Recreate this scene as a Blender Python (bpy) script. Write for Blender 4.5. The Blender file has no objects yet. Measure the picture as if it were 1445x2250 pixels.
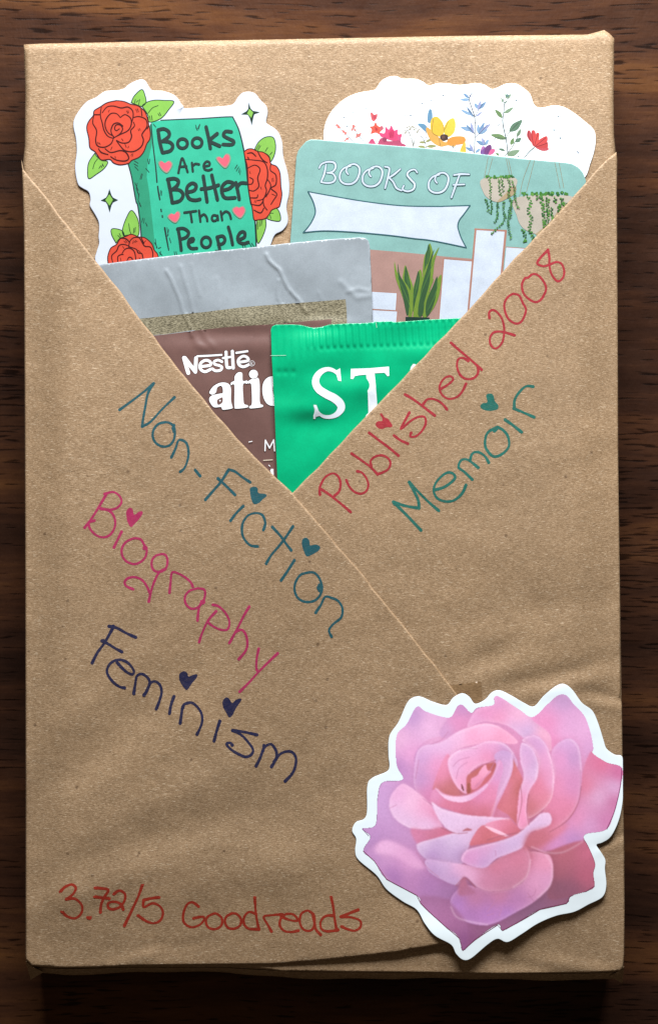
import bpy, math, random
import numpy as np
from mathutils import Vector
from mathutils.geometry import tessellate_polygon, delaunay_2d_cdt

# ------------------------------------------------------------------ scene, camera, light
scene = bpy.context.scene
C = scene.collection
R = random.Random(7)
S = 1e-4            # one measured unit of the plan = 0.1 mm
H0 = 0.018          # height of the parcel's upper face above the table
CAMH = 0.45         # camera above that face

cam_d = bpy.data.cameras.new('camera')
cam = bpy.data.objects.new('camera', cam_d); C.objects.link(cam)
cam.location = (0, 0, H0 + CAMH)
cam_d.sensor_fit = 'VERTICAL'; cam_d.sensor_height = 24
cam_d.lens = 24 * CAMH / 0.2250
cam_d.dof.use_dof = True; cam_d.dof.focus_distance = CAMH; cam_d.dof.aperture_fstop = 8.5
cam_d.clip_start = 0.01; cam_d.clip_end = 20
scene.camera = cam

w = bpy.data.worlds.new('World'); scene.world = w; w.use_nodes = True
bg = w.node_tree.nodes['Background']
bg.inputs[0].default_value = (1.0, 0.80, 0.58, 1); bg.inputs[1].default_value = 0.10

ld = bpy.data.lights.new('window_light', 'AREA'); ld.shape = 'RECTANGLE'
ld.size = 0.30; ld.size_y = 0.16; ld.energy = 9.2; ld.color = (0.955, 0.985, 1.0)
lo = bpy.data.objects.new('window_light', ld); C.objects.link(lo)
lo.location = (0.02, 0.42, 0.235)
lo.rotation_euler = (Vector((0, -0.03, H0)) - lo.location).to_track_quat('-Z', 'Y').to_euler()

vs = scene.view_settings
vs.view_transform = 'Standard'; vs.look = 'None'; vs.gamma = 1; vs.exposure = 0.0

# ------------------------------------------------------------------ helpers
def lin(c):
    return tuple(((v/255)/12.92 if v/255 <= .04045 else (((v/255)+.055)/1.055)**2.4) for v in c)

def P(px, py, z):
    """plan position (0.1 mm, origin top left) and height -> world"""
    k = 1 - (z - H0) / CAMH
    return ((px - 722.5) * S * k, (1125 - py) * S * k, z)

def crop(x0, y0, w):
    k = w / 1445
    def f(s):
        if isinstance(s, str):
            return [(x0 + float(a) * k, y0 + float(b) * k) for a, b in (t.split(',') for t in s.split())]
        return [(x0 + a * k, y0 + b * k) for a, b in s]
    f.k = k
    return f
A_ = crop(140, 150, 300); B_ = crop(400, 150, 300); C_ = crop(140, 400, 300); D_ = crop(400, 400, 300)
E_ = crop(640, 150, 360); F_ = crop(980, 150, 380); G_ = crop(620, 420, 380); H_ = crop(940, 420, 380)
K_ = crop(360, 720, 360); L_ = crop(580, 680, 440); M_ = crop(760, 1480, 640); N_ = crop(500, 500, 360)
Q_ = crop(200, 500, 360); U_ = crop(0, 0, 1445)

def smooth(p, closed=False, step=3.0):
    p = [np.array(q, float) for q in p]; n = len(p)
    if n < 3: 
        if n == 2:
            m = max(2, int(np.linalg.norm(p[1]-p[0])/step)+1)
            return [tuple(p[0]+(p[1]-p[0])*i/(m-1)) for i in range(m)]
        return [tuple(q) for q in p]
    out = []
    rng = range(n if closed else n-1)
    for i in rng:
        if closed: a, b, c, d = p[(i-1) % n], p[i], p[(i+1) % n], p[(i+2) % n]
        else: a, b, c, d = p[max(i-1, 0)], p[i], p[i+1], p[min(i+2, n-1)]
        m = max(1, int(np.linalg.norm(c-b)/step+.5))
        for k in range(m):
            t = k/m
            out.append(tuple(.5*((2*b)+(c-a)*t+(2*a-5*b+4*c-d)*t*t+(3*b-a-3*c+d)*t**3)))
    if not closed: out.append(tuple(p[-1]))
    return out

def inside(poly, X, Y):
    poly = np.asarray(poly, float); r = np.zeros(X.shape, bool)
    x1, y1 = poly[-1]
    for x2, y2 in poly:
        if y1 != y2:
            c = ((y1 > Y) != (y2 > Y)) & (X < (x2-x1)*(Y-y1)/(y2-y1)+x1)
            r ^= c
        x1, y1 = x2, y2
    return r

def segdist(poly, X, Y, closed=True):
    poly = np.asarray(poly, float); d = np.full(X.shape, 1e9); n = len(poly)
    for i in range(n if closed else n-1):
        a = poly[i]; b = poly[(i+1) % n]; v = b-a; L = v@v
        if L < 1e-12: continue
        t = np.clip(((X-a[0])*v[0]+(Y-a[1])*v[1])/L, 0, 1)
        d = np.minimum(d, np.hypot(X-a[0]-t*v[0], Y-a[1]-t*v[1]))
    return d

def empty(name, label=None, cat=None, group=None, loc=(0, 0, 0)):
    o = bpy.data.objects.new(name, None); C.objects.link(o); o.location = loc
    o.empty_display_size = .01
    if label: o['label'] = label
    if cat: o['category'] = cat
    if group: o['group'] = group
    return o

def link(name, verts, faces, mats, fmat=None, parent=None, smooth_shade=False, label=None):
    me = bpy.data.meshes.new(name)
    off = Vector((0, 0, 0))
    if parent is not None:
        q = parent
        while q is not None: off += q.location; q = q.parent
    vv = [(v[0]-off.x, v[1]-off.y, v[2]-off.z) for v in verts]
    me.from_pydata(vv, [], faces)
    for m in mats: me.materials.append(m)
    if fmat is not None: me.polygons.foreach_set('material_index', fmat)
    if smooth_shade: me.polygons.foreach_set('use_smooth', [True]*len(me.polygons))
    me.update()
    o = bpy.data.objects.new(name, me); C.objects.link(o)
    if parent is not None: o.parent = parent
    if label: o['label'] = label
    return o

# ------------------------------------------------------------------ materials
def newmat(name):
    m = bpy.data.materials.new(name); m.use_nodes = True
    nt = m.node_tree; b = nt.nodes['Principled BSDF']
    return m, nt, b

def nd(nt, t, **kw):
    n = nt.nodes.new(t)
    for k, v in kw.items():
        if k in n.inputs.keys() if isinstance(k, str) else False: n.inputs[k].default_value = v
        else: setattr(n, k, v)
    return n

def noise(nt, vec, scale, detail=3, rough=.6, mapping=None, rot=0.0):
    if mapping:
        mp = nt.nodes.new('ShaderNodeMapping'); mp.inputs['Scale'].default_value = mapping
        mp.inputs['Rotation'].default_value = (0, 0, rot)
        nt.links.new(vec, mp.inputs[0]); vec = mp.outputs[0]
    n = nt.nodes.new('ShaderNodeTexNoise'); n.inputs['Scale'].default_value = scale
    n.inputs['Detail'].default_value = detail; n.inputs['Roughness'].default_value = rough
    nt.links.new(vec, n.inputs['Vector'])
    return n.outputs['Fac']

def ramp(nt, fac, stops):
    r = nt.nodes.new('ShaderNodeValToRGB'); e = r.color_ramp.elements
    while len(e) < len(stops): e.new(.5)
    for i, (p, c) in enumerate(stops):
        e[i].position = p; e[i].color = (*c, 1) if len(c) == 3 else c
    nt.links.new(fac, r.inputs[0]); return r.outputs[0]

def mathn(nt, op, a, b=None):
    n = nt.nodes.new('ShaderNodeMath'); n.operation = op
    for i, v in enumerate((a, b)):
        if v is None: continue
        if isinstance(v, (int, float)): n.inputs[i].default_value = v
        else: nt.links.new(v, n.inputs[i])
    return n.outputs[0]

def mix(nt, mode, fac, a, b):
    n = nt.nodes.new('ShaderNodeMix'); n.data_type = 'RGBA'; n.blend_type = mode
    ins = [n.inputs[0], n.inputs[6], n.inputs[7]]
    for i, v in zip(ins, (fac, a, b)):
        if isinstance(v, (int, float)): i.default_value = v
        elif isinstance(v, tuple): i.default_value = (*v, 1) if len(v) == 3 else v
        else: nt.links.new(v, i)
    return n.outputs[2]

def fibres(nt):
    """height / tone of paper pulp: short fibres lying in several directions"""
    g = nt.nodes.new('ShaderNodeNewGeometry').outputs['Position']
    hs = []
    for i, (rot, sc) in enumerate(((.35, 1.0), (-.6, .9), (1.2, 1.1), (2.1, .95))):
        hs.append(noise(nt, g, 2700*sc, 1.6, .6, (.5, 3.0, 1), rot))
    a = mathn(nt, 'ADD', hs[0], hs[1]); b = mathn(nt, 'ADD', hs[2], hs[3])
    mx = mathn(nt, 'MAXIMUM', hs[0], hs[2])
    s = mathn(nt, 'MULTIPLY', mathn(nt, 'ADD', a, b), .25)
    return g, s, mx

def kraft(name='kraft_paper', ink=None):
    m, nt, b = newmat(name)
    g, s, mx = fibres(nt)
    big = noise(nt, g, 30, 6, .62)
    grain = noise(nt, g, 5200, 2, .7)
    tone = mathn(nt, 'ADD', mathn(nt, 'MULTIPLY', s, .70), mathn(nt, 'MULTIPLY', grain, .30))
    base = ramp(nt, tone, [(.375, (.100, .058, .028)), (.465, (.196, .1225, .065)), (.535, (.260, .1695, .097)), (.625, (.42, .30, .19))])
    bigc = ramp(nt, big, [(.3, (.86, .855, .85)), (.7, (1.10, 1.09, 1.08))])
    col = mix(nt, 'MULTIPLY', 1.0, base, bigc)
    # a few dark flecks
    vor = nt.nodes.new('ShaderNodeTexVoronoi'); vor.inputs['Scale'].default_value = 160; nt.links.new(g, vor.inputs['Vector'])
    fl = ramp(nt, vor.outputs['Distance'], [(.035, (.45, .40, .36)), (.075, (1, 1, 1))])
    col = mix(nt, 'MULTIPLY', .8, col, fl)
    # pale loose fibres
    pf = noise(nt, g, 800, 2, .5, (1, 7, 1), .5)
    pf2 = noise(nt, g, 900, 2, .5, (1, 8, 1), -.9)
    pfm = ramp(nt, mathn(nt, 'MAXIMUM', pf, pf2), [(.655, (0, 0, 0)), (.72, (1, 1, 1))])
    pv = nt.nodes.new('ShaderNodeRGBToBW'); nt.links.new(pfm, pv.inputs[0])
    col = mix(nt, 'MIX', mathn(nt, 'MULTIPLY', pv.outputs[0], .36), col, (.75, .62, .46))
    if ink is not None:
        dens = ramp(nt, tone, [(.38, (1,)*3), (.60, (.90,)*3)])
        dv = nt.nodes.new('ShaderNodeRGBToBW'); nt.links.new(dens, dv.inputs[0])
        pool = noise(nt, g, 700, 2)
        inkc = mix(nt, 'MIX', pool, tuple(v*.6 for v in ink), tuple(min(1, v*1.15) for v in ink))
        col = mix(nt, 'MIX', dv.outputs[0], col, inkc)
    nt.links.new(col, b.inputs['Base Color'])
    b.inputs['Roughness'].default_value = .62 if ink is None else .55
    b.inputs['Specular IOR Level'].default_value = .3 if ink is None else .12
    bm = nt.nodes.new('ShaderNodeBump'); bm.inputs['Strength'].default_value = .62; bm.inputs['Distance'].default_value = .00014
    nt.links.new(tone, bm.inputs['Height'])
    b2 = nt.nodes.new('ShaderNodeBump'); b2.inputs['Strength'].default_value = .5; b2.inputs['Distance'].default_value = .0012
    nt.links.new(noise(nt, g, 70, 3, .5), b2.inputs['Height']); nt.links.new(b2.outputs[0], bm.inputs['Normal'])
    nt.links.new(bm.outputs[0], b.inputs['Normal'])
    return m
KRAFT = kraft()

_pm = {}
def pr(*c, rough=.32, kind='print', e=1.0):
    """printed colour on coated sticker vinyl / card / foil (c is sRGB as seen in even light)"""
    key = (c, rough, kind, e)
    if key in _pm: return _pm[key]
    m, nt, b = newmat('%s_%02x%02x%02x' % (kind, *c))
    g = nt.nodes.new('ShaderNodeNewGeometry').outputs['Position']
    l = tuple(min(.90, v/e) for v in lin(c))
    n1 = noise(nt, g, 3800, 2, .7); n2 = noise(nt, g, 260, 3)
    tone = mathn(nt, 'ADD', mathn(nt, 'MULTIPLY', n1, .5), mathn(nt, 'MULTIPLY', n2, .5))
    a = .16 if kind != 'white' else .02
    col = mix(nt, 'MIX', ramp(nt, tone, [(.3, (0, 0, 0)), (.7, (1, 1, 1))]), tuple(v*(1-a) for v in l), tuple(min(.93, v*(1+a*.8)) for v in l))
    nt.links.new(col, b.inputs['Base Color'])
    b.inputs['Roughness'].default_value = rough; b.inputs['Specular IOR Level'].default_value = .4
    bp = nt.nodes.new('ShaderNodeBump'); bp.inputs['Strength'].default_value = .12; bp.inputs['Distance'].default_value = .0006
    nt.links.new(noise(nt, g, 120, 2), bp.inputs['Height']); nt.links.new(bp.outputs[0], b.inputs['Normal'])
    _pm[key] = m
    return m
_im = {}
def ink(*c, e=1.6):
    if c not in _im: _im[c] = kraft('marker_ink_%02x%02x%02x' % c, tuple(v/e for v in lin(c)))
    return _im[c]

# ------------------------------------------------------------------ sheets and printed / written art
def sheet(name, outline, zf, mat, parent, grid=12, thick=.00012, rnd=0, regions=(), roundw=5, label=None, edge_mat=None, down=None, extra=()):
    """A sheet of paper or film: a fine mesh over the outline following the height function zf(x, y),
    rolled edge, real thickness; regions = (polygon, material) printed areas with exact borders."""
    ol = np.array(outline, float)
    # orientation: make clockwise/counter uniform
    ar = np.sum(ol[:, 0]*np.roll(ol[:, 1], -1)-np.roll(ol[:, 0], -1)*ol[:, 1])
    if ar < 0: ol = ol[::-1]
    n = len(ol)
    pts = [tuple(p) for p in ol]; edges = [(i, (i+1) % n) for i in range(n)]
    x0, y0 = ol.min(0); x1, y1 = ol.max(0)
    gx, gy = np.meshgrid(np.arange(x0+grid*.5, x1, grid), np.arange(y0+grid*.5, y1, grid*.87))
    gx = gx + (np.arange(gx.shape[0]) % 2)[:, None]*grid*.5
    gx = gx.ravel(); gy = gy.ravel()
    k = inside(ol, gx, gy); gx, gy = gx[k], gy[k]
    dd = segdist(ol, gx, gy); k = dd > max(grid*.45, roundw*1.15 if rnd else 0); gx, gy = gx[k], gy[k]
    inner = list(zip(gx, gy))
    if rnd:
        tv = np.roll(ol, -1, 0)-np.roll(ol, 1, 0); tv /= np.maximum(np.linalg.norm(tv, axis=1), 1e-9)[:, None]
        nv = np.stack([-tv[:, 1], tv[:, 0]], 1)
        for f in (.15, .4, .7, 1.0):
            q = ol+nv*roundw*f
            kk = inside(ol, q[:, 0], q[:, 1]) & (segdist(ol, q[:, 0], q[:, 1]) > roundw*f*.9)
            inner += [tuple(v) for v in q[kk]]
    inner += list(extra)
    for poly, _ in regions:
        b0 = len(pts)
        pl = [tuple(v) for v in poly]
        pts += pl; edges += [(b0+i, b0+(i+1) % len(pl)) for i in range(len(pl))]
    pts += inner
    vo, eo, fo, _, _, _ = delaunay_2d_cdt([Vector(p) for p in pts], edges, [], 0, 1e-4)
    V = np.array([(v.x, v.y) for v in vo])
    tri = np.array([f for f in fo if len(f) == 3])
    cen = V[tri].mean(1)
    kin = inside(ol, cen[:, 0], cen[:, 1]); tri = tri[kin]; cen = cen[kin]
    a, b, c = V[tri[:, 0]], V[tri[:, 1]], V[tri[:, 2]]
    cr = (b[:, 0]-a[:, 0])*(c[:, 1]-a[:, 1])-(b[:, 1]-a[:, 1])*(c[:, 0]-a[:, 0])
    tri = np.where((cr > 0)[:, None], tri[:, ::-1], tri)     # plan y points down
    Z = zf(V[:, 0], V[:, 1])
    if rnd:
        d = np.minimum(segdist(ol, V[:, 0], V[:, 1]), roundw)/roundw
        Z = Z-rnd*(1-np.sqrt(np.maximum(0, 1-(1-d)**2)))
    verts = [P(x, y, z) for (x, y), z in zip(V, Z)]
    mats = [mat]; fm = np.zeros(len(tri), int)
    for poly, mt in regions:
        if mt not in mats: mats.append(mt)
        fm[inside(poly, cen[:, 0], cen[:, 1])] = mats.index(mt)
    # side wall
    faces = [tuple(int(i) for i in t) for t in tri]; fml = list(fm)
    cnt = {}
    for t in faces:
        for i in range(3):
            e = (t[i], t[(i+1) % 3]); cnt[e] = 1
    bnd = [e for e in cnt if (e[1], e[0]) not in cnt]
    if edge_mat is not None and edge_mat not in mats: mats.append(edge_mat)
    em = mats.index(edge_mat) if edge_mat is not None else 0
    low = {}
    for e in bnd:
        for v in e:
            if v not in low:
                x, y, z = verts[v]; low[v] = len(verts)
                verts.append((x, y, (z-thick) if down is None else down))
    for a_, b_ in (bnd if thick > 2e-5 else []):
        faces.append((b_, a_, low[a_], low[b_])); fml.append(em)
    o = link(name, verts, faces, mats, fml, parent, False, label)
    sm = [True]*len(tri)+[False]*(len(faces)-len(tri))
    o.data.polygons.foreach_set('use_smooth', sm)
    return o

class Art:
    """flat print or ink: fills and strokes laid on a surface, a few microns apart"""
    def __init__(self, name, parent, zf, z0=1.2e-5, label=None):
        self.n, self.p, self.zf, self.z, self.label = name, parent, zf, z0, label
        self.z0 = z0
        self.v, self.f, self.m, self.mats = [], [], [], []
    def mi(self, m):
        if m not in self.mats: self.mats.append(m)
        return self.mats.index(m)
    def _z(self, pts, dz):
        a = np.array(pts, float)
        return self.zf(a[:, 0], a[:, 1])+dz
    def fill(self, pts, mat, sm=True, clip=None, closed=True, step=3.0, sub=None):
        q = smooth(pts, True, step) if sm else list(pts)
        if clip is not None: q = clip_poly(q, clip)
        if len(q) < 3: return self
        k = self.mi(mat); b = len(self.v)
        if sub:
            ol = np.array(q, float); x0, y0 = ol.min(0); x1, y1 = ol.max(0)
            gx, gy = np.meshgrid(np.arange(x0, x1, sub), np.arange(y0, y1, sub)); gx = gx.ravel(); gy = gy.ravel()
            kk = inside(ol, gx, gy) & (segdist(ol, gx, gy) > sub*.4)
            pp = q+list(zip(gx[kk], gy[kk])); n = len(q)
            vo, _, fo, _, _, _ = delaunay_2d_cdt([Vector(p) for p in pp], [(i, (i+1) % n) for i in range(n)], [], 0, 1e-4)
            vo = [(v.x, v.y) for v in vo]
            cen = np.array([np.mean([vo[i] for i in f], 0) for f in fo]); ins = inside(ol, cen[:, 0], cen[:, 1])
            tris = [f for f, i in zip(fo, ins) if i]; q = vo
        else:
            tris = tessellate_polygon([[Vector((x, y, 0)) for x, y in q]])
        z = self._z(q, self.z)
        self.v += [P(x, y, zz) for (x, y), zz in zip(q, z)]
        for t in tris:
            a, b2, c = (q[i] for i in t)
            cr = (b2[0]-a[0])*(c[1]-a[1])-(b2[1]-a[1])*(c[0]-a[0])
            if abs(cr) < 1e-9: continue
            t = tuple(t) if cr < 0 else tuple(t)[::-1]
            self.f.append(tuple(b+i for i in t)); self.m.append(k)
        self.z += 1.5e-6
        return self
    def stroke(self, pts, wd, mat, sm=True, closed=False, caps=True, jit=0.0, step=2.6):
        if closed: pts = list(pts)+[pts[0]]
        n0 = len(pts)
        ws = list(wd) if isinstance(wd, (list, tuple)) else [wd]*n0
        if isinstance(wd, (list, tuple)) and len(ws) != n0: ws = list(np.interp(np.linspace(0, 1, n0), np.linspace(0, 1, len(ws)), ws))
        q = smooth(pts, False, step) if sm else list(pts)
        # width along
        pa = np.array(pts, float); qa = np.array(q, float)
        def al(x): return np.concatenate([[0], np.cumsum(np.linalg.norm(np.diff(x, axis=0), axis=1))])
        lp, lq = al(pa), al(qa)
        wq = np.interp(lq/max(lq[-1], 1e-9), lp/max(lp[-1], 1e-9), ws)
        if jit: wq = wq*(1+jit*np.array([R.uniform(-1, 1) for _ in wq]))
        if self.z > self.z0+1.6e-5 and jit: self.z = self.z0+R.uniform(0, 1)*1e-6
        t = np.gradient(qa, axis=0) if len(qa) > 1 else np.array([[1., 0.]])
        t /= np.maximum(np.linalg.norm(t, axis=1), 1e-9)[:, None]
        nv = np.stack([-t[:, 1], t[:, 0]], 1)
        L = qa+nv*wq[:, None]/2; Rr = qa-nv*wq[:, None]/2
        k = self.mi(mat); b = len(self.v); dz = self.z+np.arange(len(qa))*6e-8
        zL = self.zf(L[:, 0], L[:, 1]); zR = self.zf(Rr[:, 0], Rr[:, 1]); zC = self.zf(qa[:, 0], qa[:, 1])
        zL, zR = zL+np.maximum(0, zC-(zL+zR)/2), zR+np.maximum(0, zC-(zL+zR)/2)
        for i in range(len(qa)):
            self.v.append(P(*L[i], zL[i]+dz[i])); self.v.append(P(*Rr[i], zR[i]+dz[i]))
        for i in range(len(qa)-1):
            self.f.append((b+2*i, b+2*i+2, b+2*i+3, b+2*i+1)); self.m.append(k)
        top = self.z+len(qa)*6e-8+3e-7
        if caps:
            for c, r, d in ((qa[0], wq[0]/2, self.z-4e-7), (qa[-1], wq[-1]/2, top)):
                self._disc(c, r, r, k, d)
        self.z = top+8e-7
        return self
    def _disc(self, c, rx, ry, k, z, n=12, jag=0):
        b = len(self.v); zz = float(self.zf(np.array([c[0]]), np.array([c[1]]))[0])+z
        for i in range(n):
            a = -2*math.pi*i/n; j = 1+jag*R.uniform(-1, 1)
            self.v.append(P(c[0]+rx*j*math.cos(a), c[1]+ry*j*math.sin(a), zz))
        self.f.append(tuple(range(b, b+n))); self.m.append(k)
    def dot(self, c, r, mat, ry=None, jag=0):
        self._disc(c, r, ry or r, self.mi(mat), self.z, 14, jag); self.z += 8e-7
        return self
    def build(self):
        return link(self.n, self.v, self.f, self.mats, self.m, self.p, False, self.label)

def clip_poly(q, clip):
    return q

def leafpts(b, t, wd, bend=0):
    b = np.array(b, float); t = np.array(t, float); d = t-b; n = np.array([-d[1], d[0]])/max(np.linalg.norm(d), 1e-6)
    m = b+d*.45+n*bend
    return [tuple(b), tuple(b+d*.2+n*(wd*.36+bend*.6)), tuple(m+n*wd*.5), tuple(b+d*.78+n*(wd*.3+bend*.6)), tuple(t),
            tuple(b+d*.78-n*(wd*.3-bend*.6)), tuple(m-n*wd*.5), tuple(b+d*.2-n*(wd*.36-bend*.6))]

# ------------------------------------------------------------------ table
def wood():
    m, nt, b = newmat('dark_stained_wood')
    g = nt.nodes.new('ShaderNodeNewGeometry').outputs['Position']
    warp = noise(nt, g, 14, 2, .5)
    cmb = nt.nodes.new('ShaderNodeCombineXYZ')
    nt.links.new(mathn(nt, 'MULTIPLY', mathn(nt, 'SUBTRACT', warp, .5), .006), cmb.inputs[1])
    va = nt.nodes.new('ShaderNodeVectorMath'); va.operation = 'ADD'
    nt.links.new(g, va.inputs[0]); nt.links.new(cmb.outputs[0], va.inputs[1]); g2 = va.outputs[0]
    bands = noise(nt, g2, 58, 3, .5, (.16, 1, 1))
    grain = noise(nt, g2, 260, 5, .66, (.10, 1, 1))
    fine = noise(nt, g2, 1100, 3, .7, (.12, 1, 1))
    t = mathn(nt, 'ADD', mathn(nt, 'MULTIPLY', bands, .62), mathn(nt, 'ADD', mathn(nt, 'MULTIPLY', grain, .28), mathn(nt, 'MULTIPLY', fine, .10)))
    col = ramp(nt, t, [(.38, (.014, .0060, .0038)), (.47, (.027, .0108, .0060)), (.53, (.042, .0162, .0078)), (.58, (.060, .0235, .0095)), (.66, (.092, .037, .0125))])
    # pores: short dark dashes
    pm = noise(nt, g2, 1700, 1, .4, (.085, 1, 1))
    pdens = noise(nt, g, 22, 2)
    thr = mathn(nt, 'ADD', pm, mathn(nt, 'MULTIPLY', mathn(nt, 'SUBTRACT', pdens, .5), .42))
    por = ramp(nt, thr, [(.60, (1, 1, 1)), (.68, (.25, .22, .2))])
    col = mix(nt, 'MULTIPLY', 1.0, col, por)
    sm = noise(nt, g, 60, 5, .65, (1, .8, 1))
    col = mix(nt, 'MIX', mathn(nt, 'MULTIPLY', mathn(nt, 'MAXIMUM', mathn(nt, 'SUBTRACT', sm, .5), 0.0), .25), col, (.12, .065, .04))
    nt.links.new(col, b.inputs['Base Color'])
    rg = ramp(nt, noise(nt, g, 90, 4), [(.3, (.36,)*3), (.7, (.56,)*3)])
    nt.links.new(rg, b.inputs['Roughness']); b.inputs['Specular IOR Level'].default_value = .06
    bp = nt.nodes.new('ShaderNodeBump'); bp.inputs['Strength'].default_value = .5; bp.inputs['Distance'].default_value = .0003
    pb = nt.nodes.new('ShaderNodeRGBToBW'); nt.links.new(por, pb.inputs[0])
    nt.links.new(mathn(nt, 'ADD', mathn(nt, 'MULTIPLY', grain, .6), mathn(nt, 'MULTIPLY', pb.outputs[0], .15)), bp.inputs['Height'])
    bs = nt.nodes.new('ShaderNodeBump'); bs.inputs['Strength'].default_value = .4; bs.inputs['Distance'].default_value = .0006
    nt.links.new(noise(nt, g, 230, 4, .7, (1.6, .5, 1)), bs.inputs['Height']); nt.links.new(bp.outputs[0], bs.inputs['Normal'])
    nt.links.new(bs.outputs[0], b.inputs['Normal'])
    return m
WOOD = wood()
hw, hd = .42, .34
tv = [(-hw, -hd, -.03), (hw, -hd, -.03), (hw, hd, -.03), (-hw, hd, -.03), (-hw, -hd, -.002), (hw, -hd, -.002), (hw, hd, -.002), (-hw, hd, -.002),
      (-hw+.002, -hd+.002, 0), (hw-.002, -hd+.002, 0), (hw-.002, hd-.002, 0), (-hw+.002, hd-.002, 0)]
tf = [(3, 2, 1, 0), (0, 1, 5, 4), (1, 2, 6, 5), (2, 3, 7, 6), (3, 0, 4, 7), (4, 5, 9, 8), (5, 6, 10, 9), (6, 7, 11, 10), (7, 4, 8, 11), (8, 9, 10, 11)]
tt = link('table_top', tv, tf, [WOOD]); tt['kind'] = 'structure'

# ------------------------------------------------------------------ the wrapped parcel
parcel = empty('wrapped_parcel', 'book-sized parcel in brown kraft paper with coloured handwriting on its crossed front flaps', 'parcel')

def ss(t):
    t = np.clip(t, 0, 1); return t*t*(3-2*t)
DENTS = [  # x, y, sx, sy, angle, amplitude(m)
    (1075, 1440, 46, 16, -.45, -.00030), (1110, 1475, 60, 14, -.35, .00022), (1250, 1475, 85, 13, -.28, -.00030), (1235, 1510, 90, 13, -.2, .00025),
    (1330, 1530, 40, 7, .25, -.00030), (1320, 1548, 45, 9, .2, .00026), (1010, 1400, 60, 22, .9, -.00012),
    (330, 2095, 60, 8, -.35, .00022), (360, 2080, 60, 10, -.1, -.00022), (1110, 2110, 90, 12, .12, -.00030), (1240, 2120, 80, 9, .15, .00035),
    (1010, 2105, 70, 10, 0, .0003), (1345, 1845, 30, 6, -.4, -.0003), (1335, 1862, 30, 9, -.4, .0002), (180, 1560, 200, 28, -.75, .00035), (230, 1640, 210, 30, -.7, -.0003), (420, 1730, 190, 26, -.45, .00028), (380, 1830, 210, 30, -.3, -.00028), (180, 1960, 160, 22, -.35, .00026), (640, 1900, 140, 26, -.25, .00026), (250, 1380, 160, 26, -.9, .0002), (330, 740, 40, 160, -.6, -.0002), (180, 800, 60, 200, .1, .00022), (1180, 1000, 180, 34, -.3, .00022), (1150, 1340, 180, 26, -.15, -.00022), (700, 1560, 140, 45, -.3, .00018), (620, 1640, 120, 45, -.5, -.00018),
    (300, 1700, 150, 60, -.6, .0002), (220, 1820, 160, 60, -.5, -.0002), (600, 1790, 170, 40, -.2, -.00016), (480, 1900, 200, 40, .1, .00014),
    (120, 1500, 90, 40, -1.1, .00013), (95, 1700, 50, 120, .1, -.00015), (200, 1260, 120, 60, .8, -.00012), (1180, 1210, 160, 30, .15, .00012), (1050, 1290, 160, 40, .2, -.00014),
    (1250, 900, 80, 60, .5, .00010), (900, 1330, 90, 30, .8, .00012)]
def dents(x, y):
    z = np.zeros(np.shape(x))
    for cx, cy, sx, sy, a, h in DENTS:
        u = (x-cx)*math.cos(a)+(y-cy)*math.sin(a); v = -(x-cx)*math.sin(a)+(y-cy)*math.cos(a)
        z = z+1.05*h*np.exp(-.5*((u/sx)**2+(v/sy)**2))
    return z
def z_right(x, y):
    lift = ss(np.minimum(x-48, 1362-x)/110)*(.5+.5*(1-ss((y-1150)/500)))*(1-.75*ss((y-1900)/220))
    return H0+.0005+.0026*lift+dents(x, y)
def z_left(x, y):
    return z_right(x, y)+.00045+.0009*np.exp(-.5*(((x-930)/190)**2+((y-2075)/50)**2))
def z_body(x, y):
    return H0+0*x

OUT = [(53, 98), (90, 96), (300, 92), (560, 87.5), (800, 83), (1000, 79), (1200, 77), (1290, 76), (1308, 71), (1326, 66), (1337, 73), (1348, 84), (1348, 130), (1347, 220),
       (1348, 300), (1351, 330), (1353, 400), (1354, 700), (1356, 1000), (1361, 1300), (1364, 1500), (1366, 1700), (1369, 1850), (1370, 2000), (1369, 2120), (1366, 2134),
       (1290, 2138), (1100, 2139), (900, 2137), (640, 2134), (500, 2126), (311, 2125), (138, 2128), (70, 2125), (58, 2112), (57, 1700), (57, 1200), (56, 900), (54, 500), (51, 360), (55, 320), (56, 200)]
def dens(p, step=12):
    out = []
    n = len(p)
    for i in range(n):
        a = np.array(p[i], float); b = np.array(p[(i+1) % n], float); m = max(1, int(np.linalg.norm(b-a)/step))
        out += [tuple(a+(b-a)*k/m) for k in range(m)]
    return out
OUTD = dens(OUT)
sheet('front_panel', OUTD, z_body, KRAFT, parcel, grid=16, thick=.0006, rnd=.0011, roundw=14)
# sides of the parcel: paper slopes out below the lower end, straight elsewhere
rings = []
for d, dy, ins in ((.0009, 3, 0), (.002, 13, 0), (.004, 23, 1), (.006, 27, 2), (.012, 20, 3), (.0178, 12, 5)):
    r = []
    for x, y in OUTD:
        f = max(0, (y-2090)/40); f = min(1, f)
        wob = 3*math.sin(x*.011)+2*math.sin(x*.037+1)
        top = max(0, min(1, (150-y)/60))
        xx = x+(-ins if x > 722 else ins)*.6
        r.append(((xx-722.5)*S, (1125-(y+f*(dy+wob*dy/37)-ins*top*-.8))*S, H0-d))
    rings.append(r)
n = len(OUTD); vv = [v for r in rings for v in r]; ff = []
for k in range(len(rings)-1):
    for i in range(n):
        j = (i+1) % n
        ff.append((k*n+i, k*n+j, (k+1)*n+j, (k+1)*n+i))
link('side_panel', vv, [f[::-1] for f in ff], [KRAFT], None, parcel, True)
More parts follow.
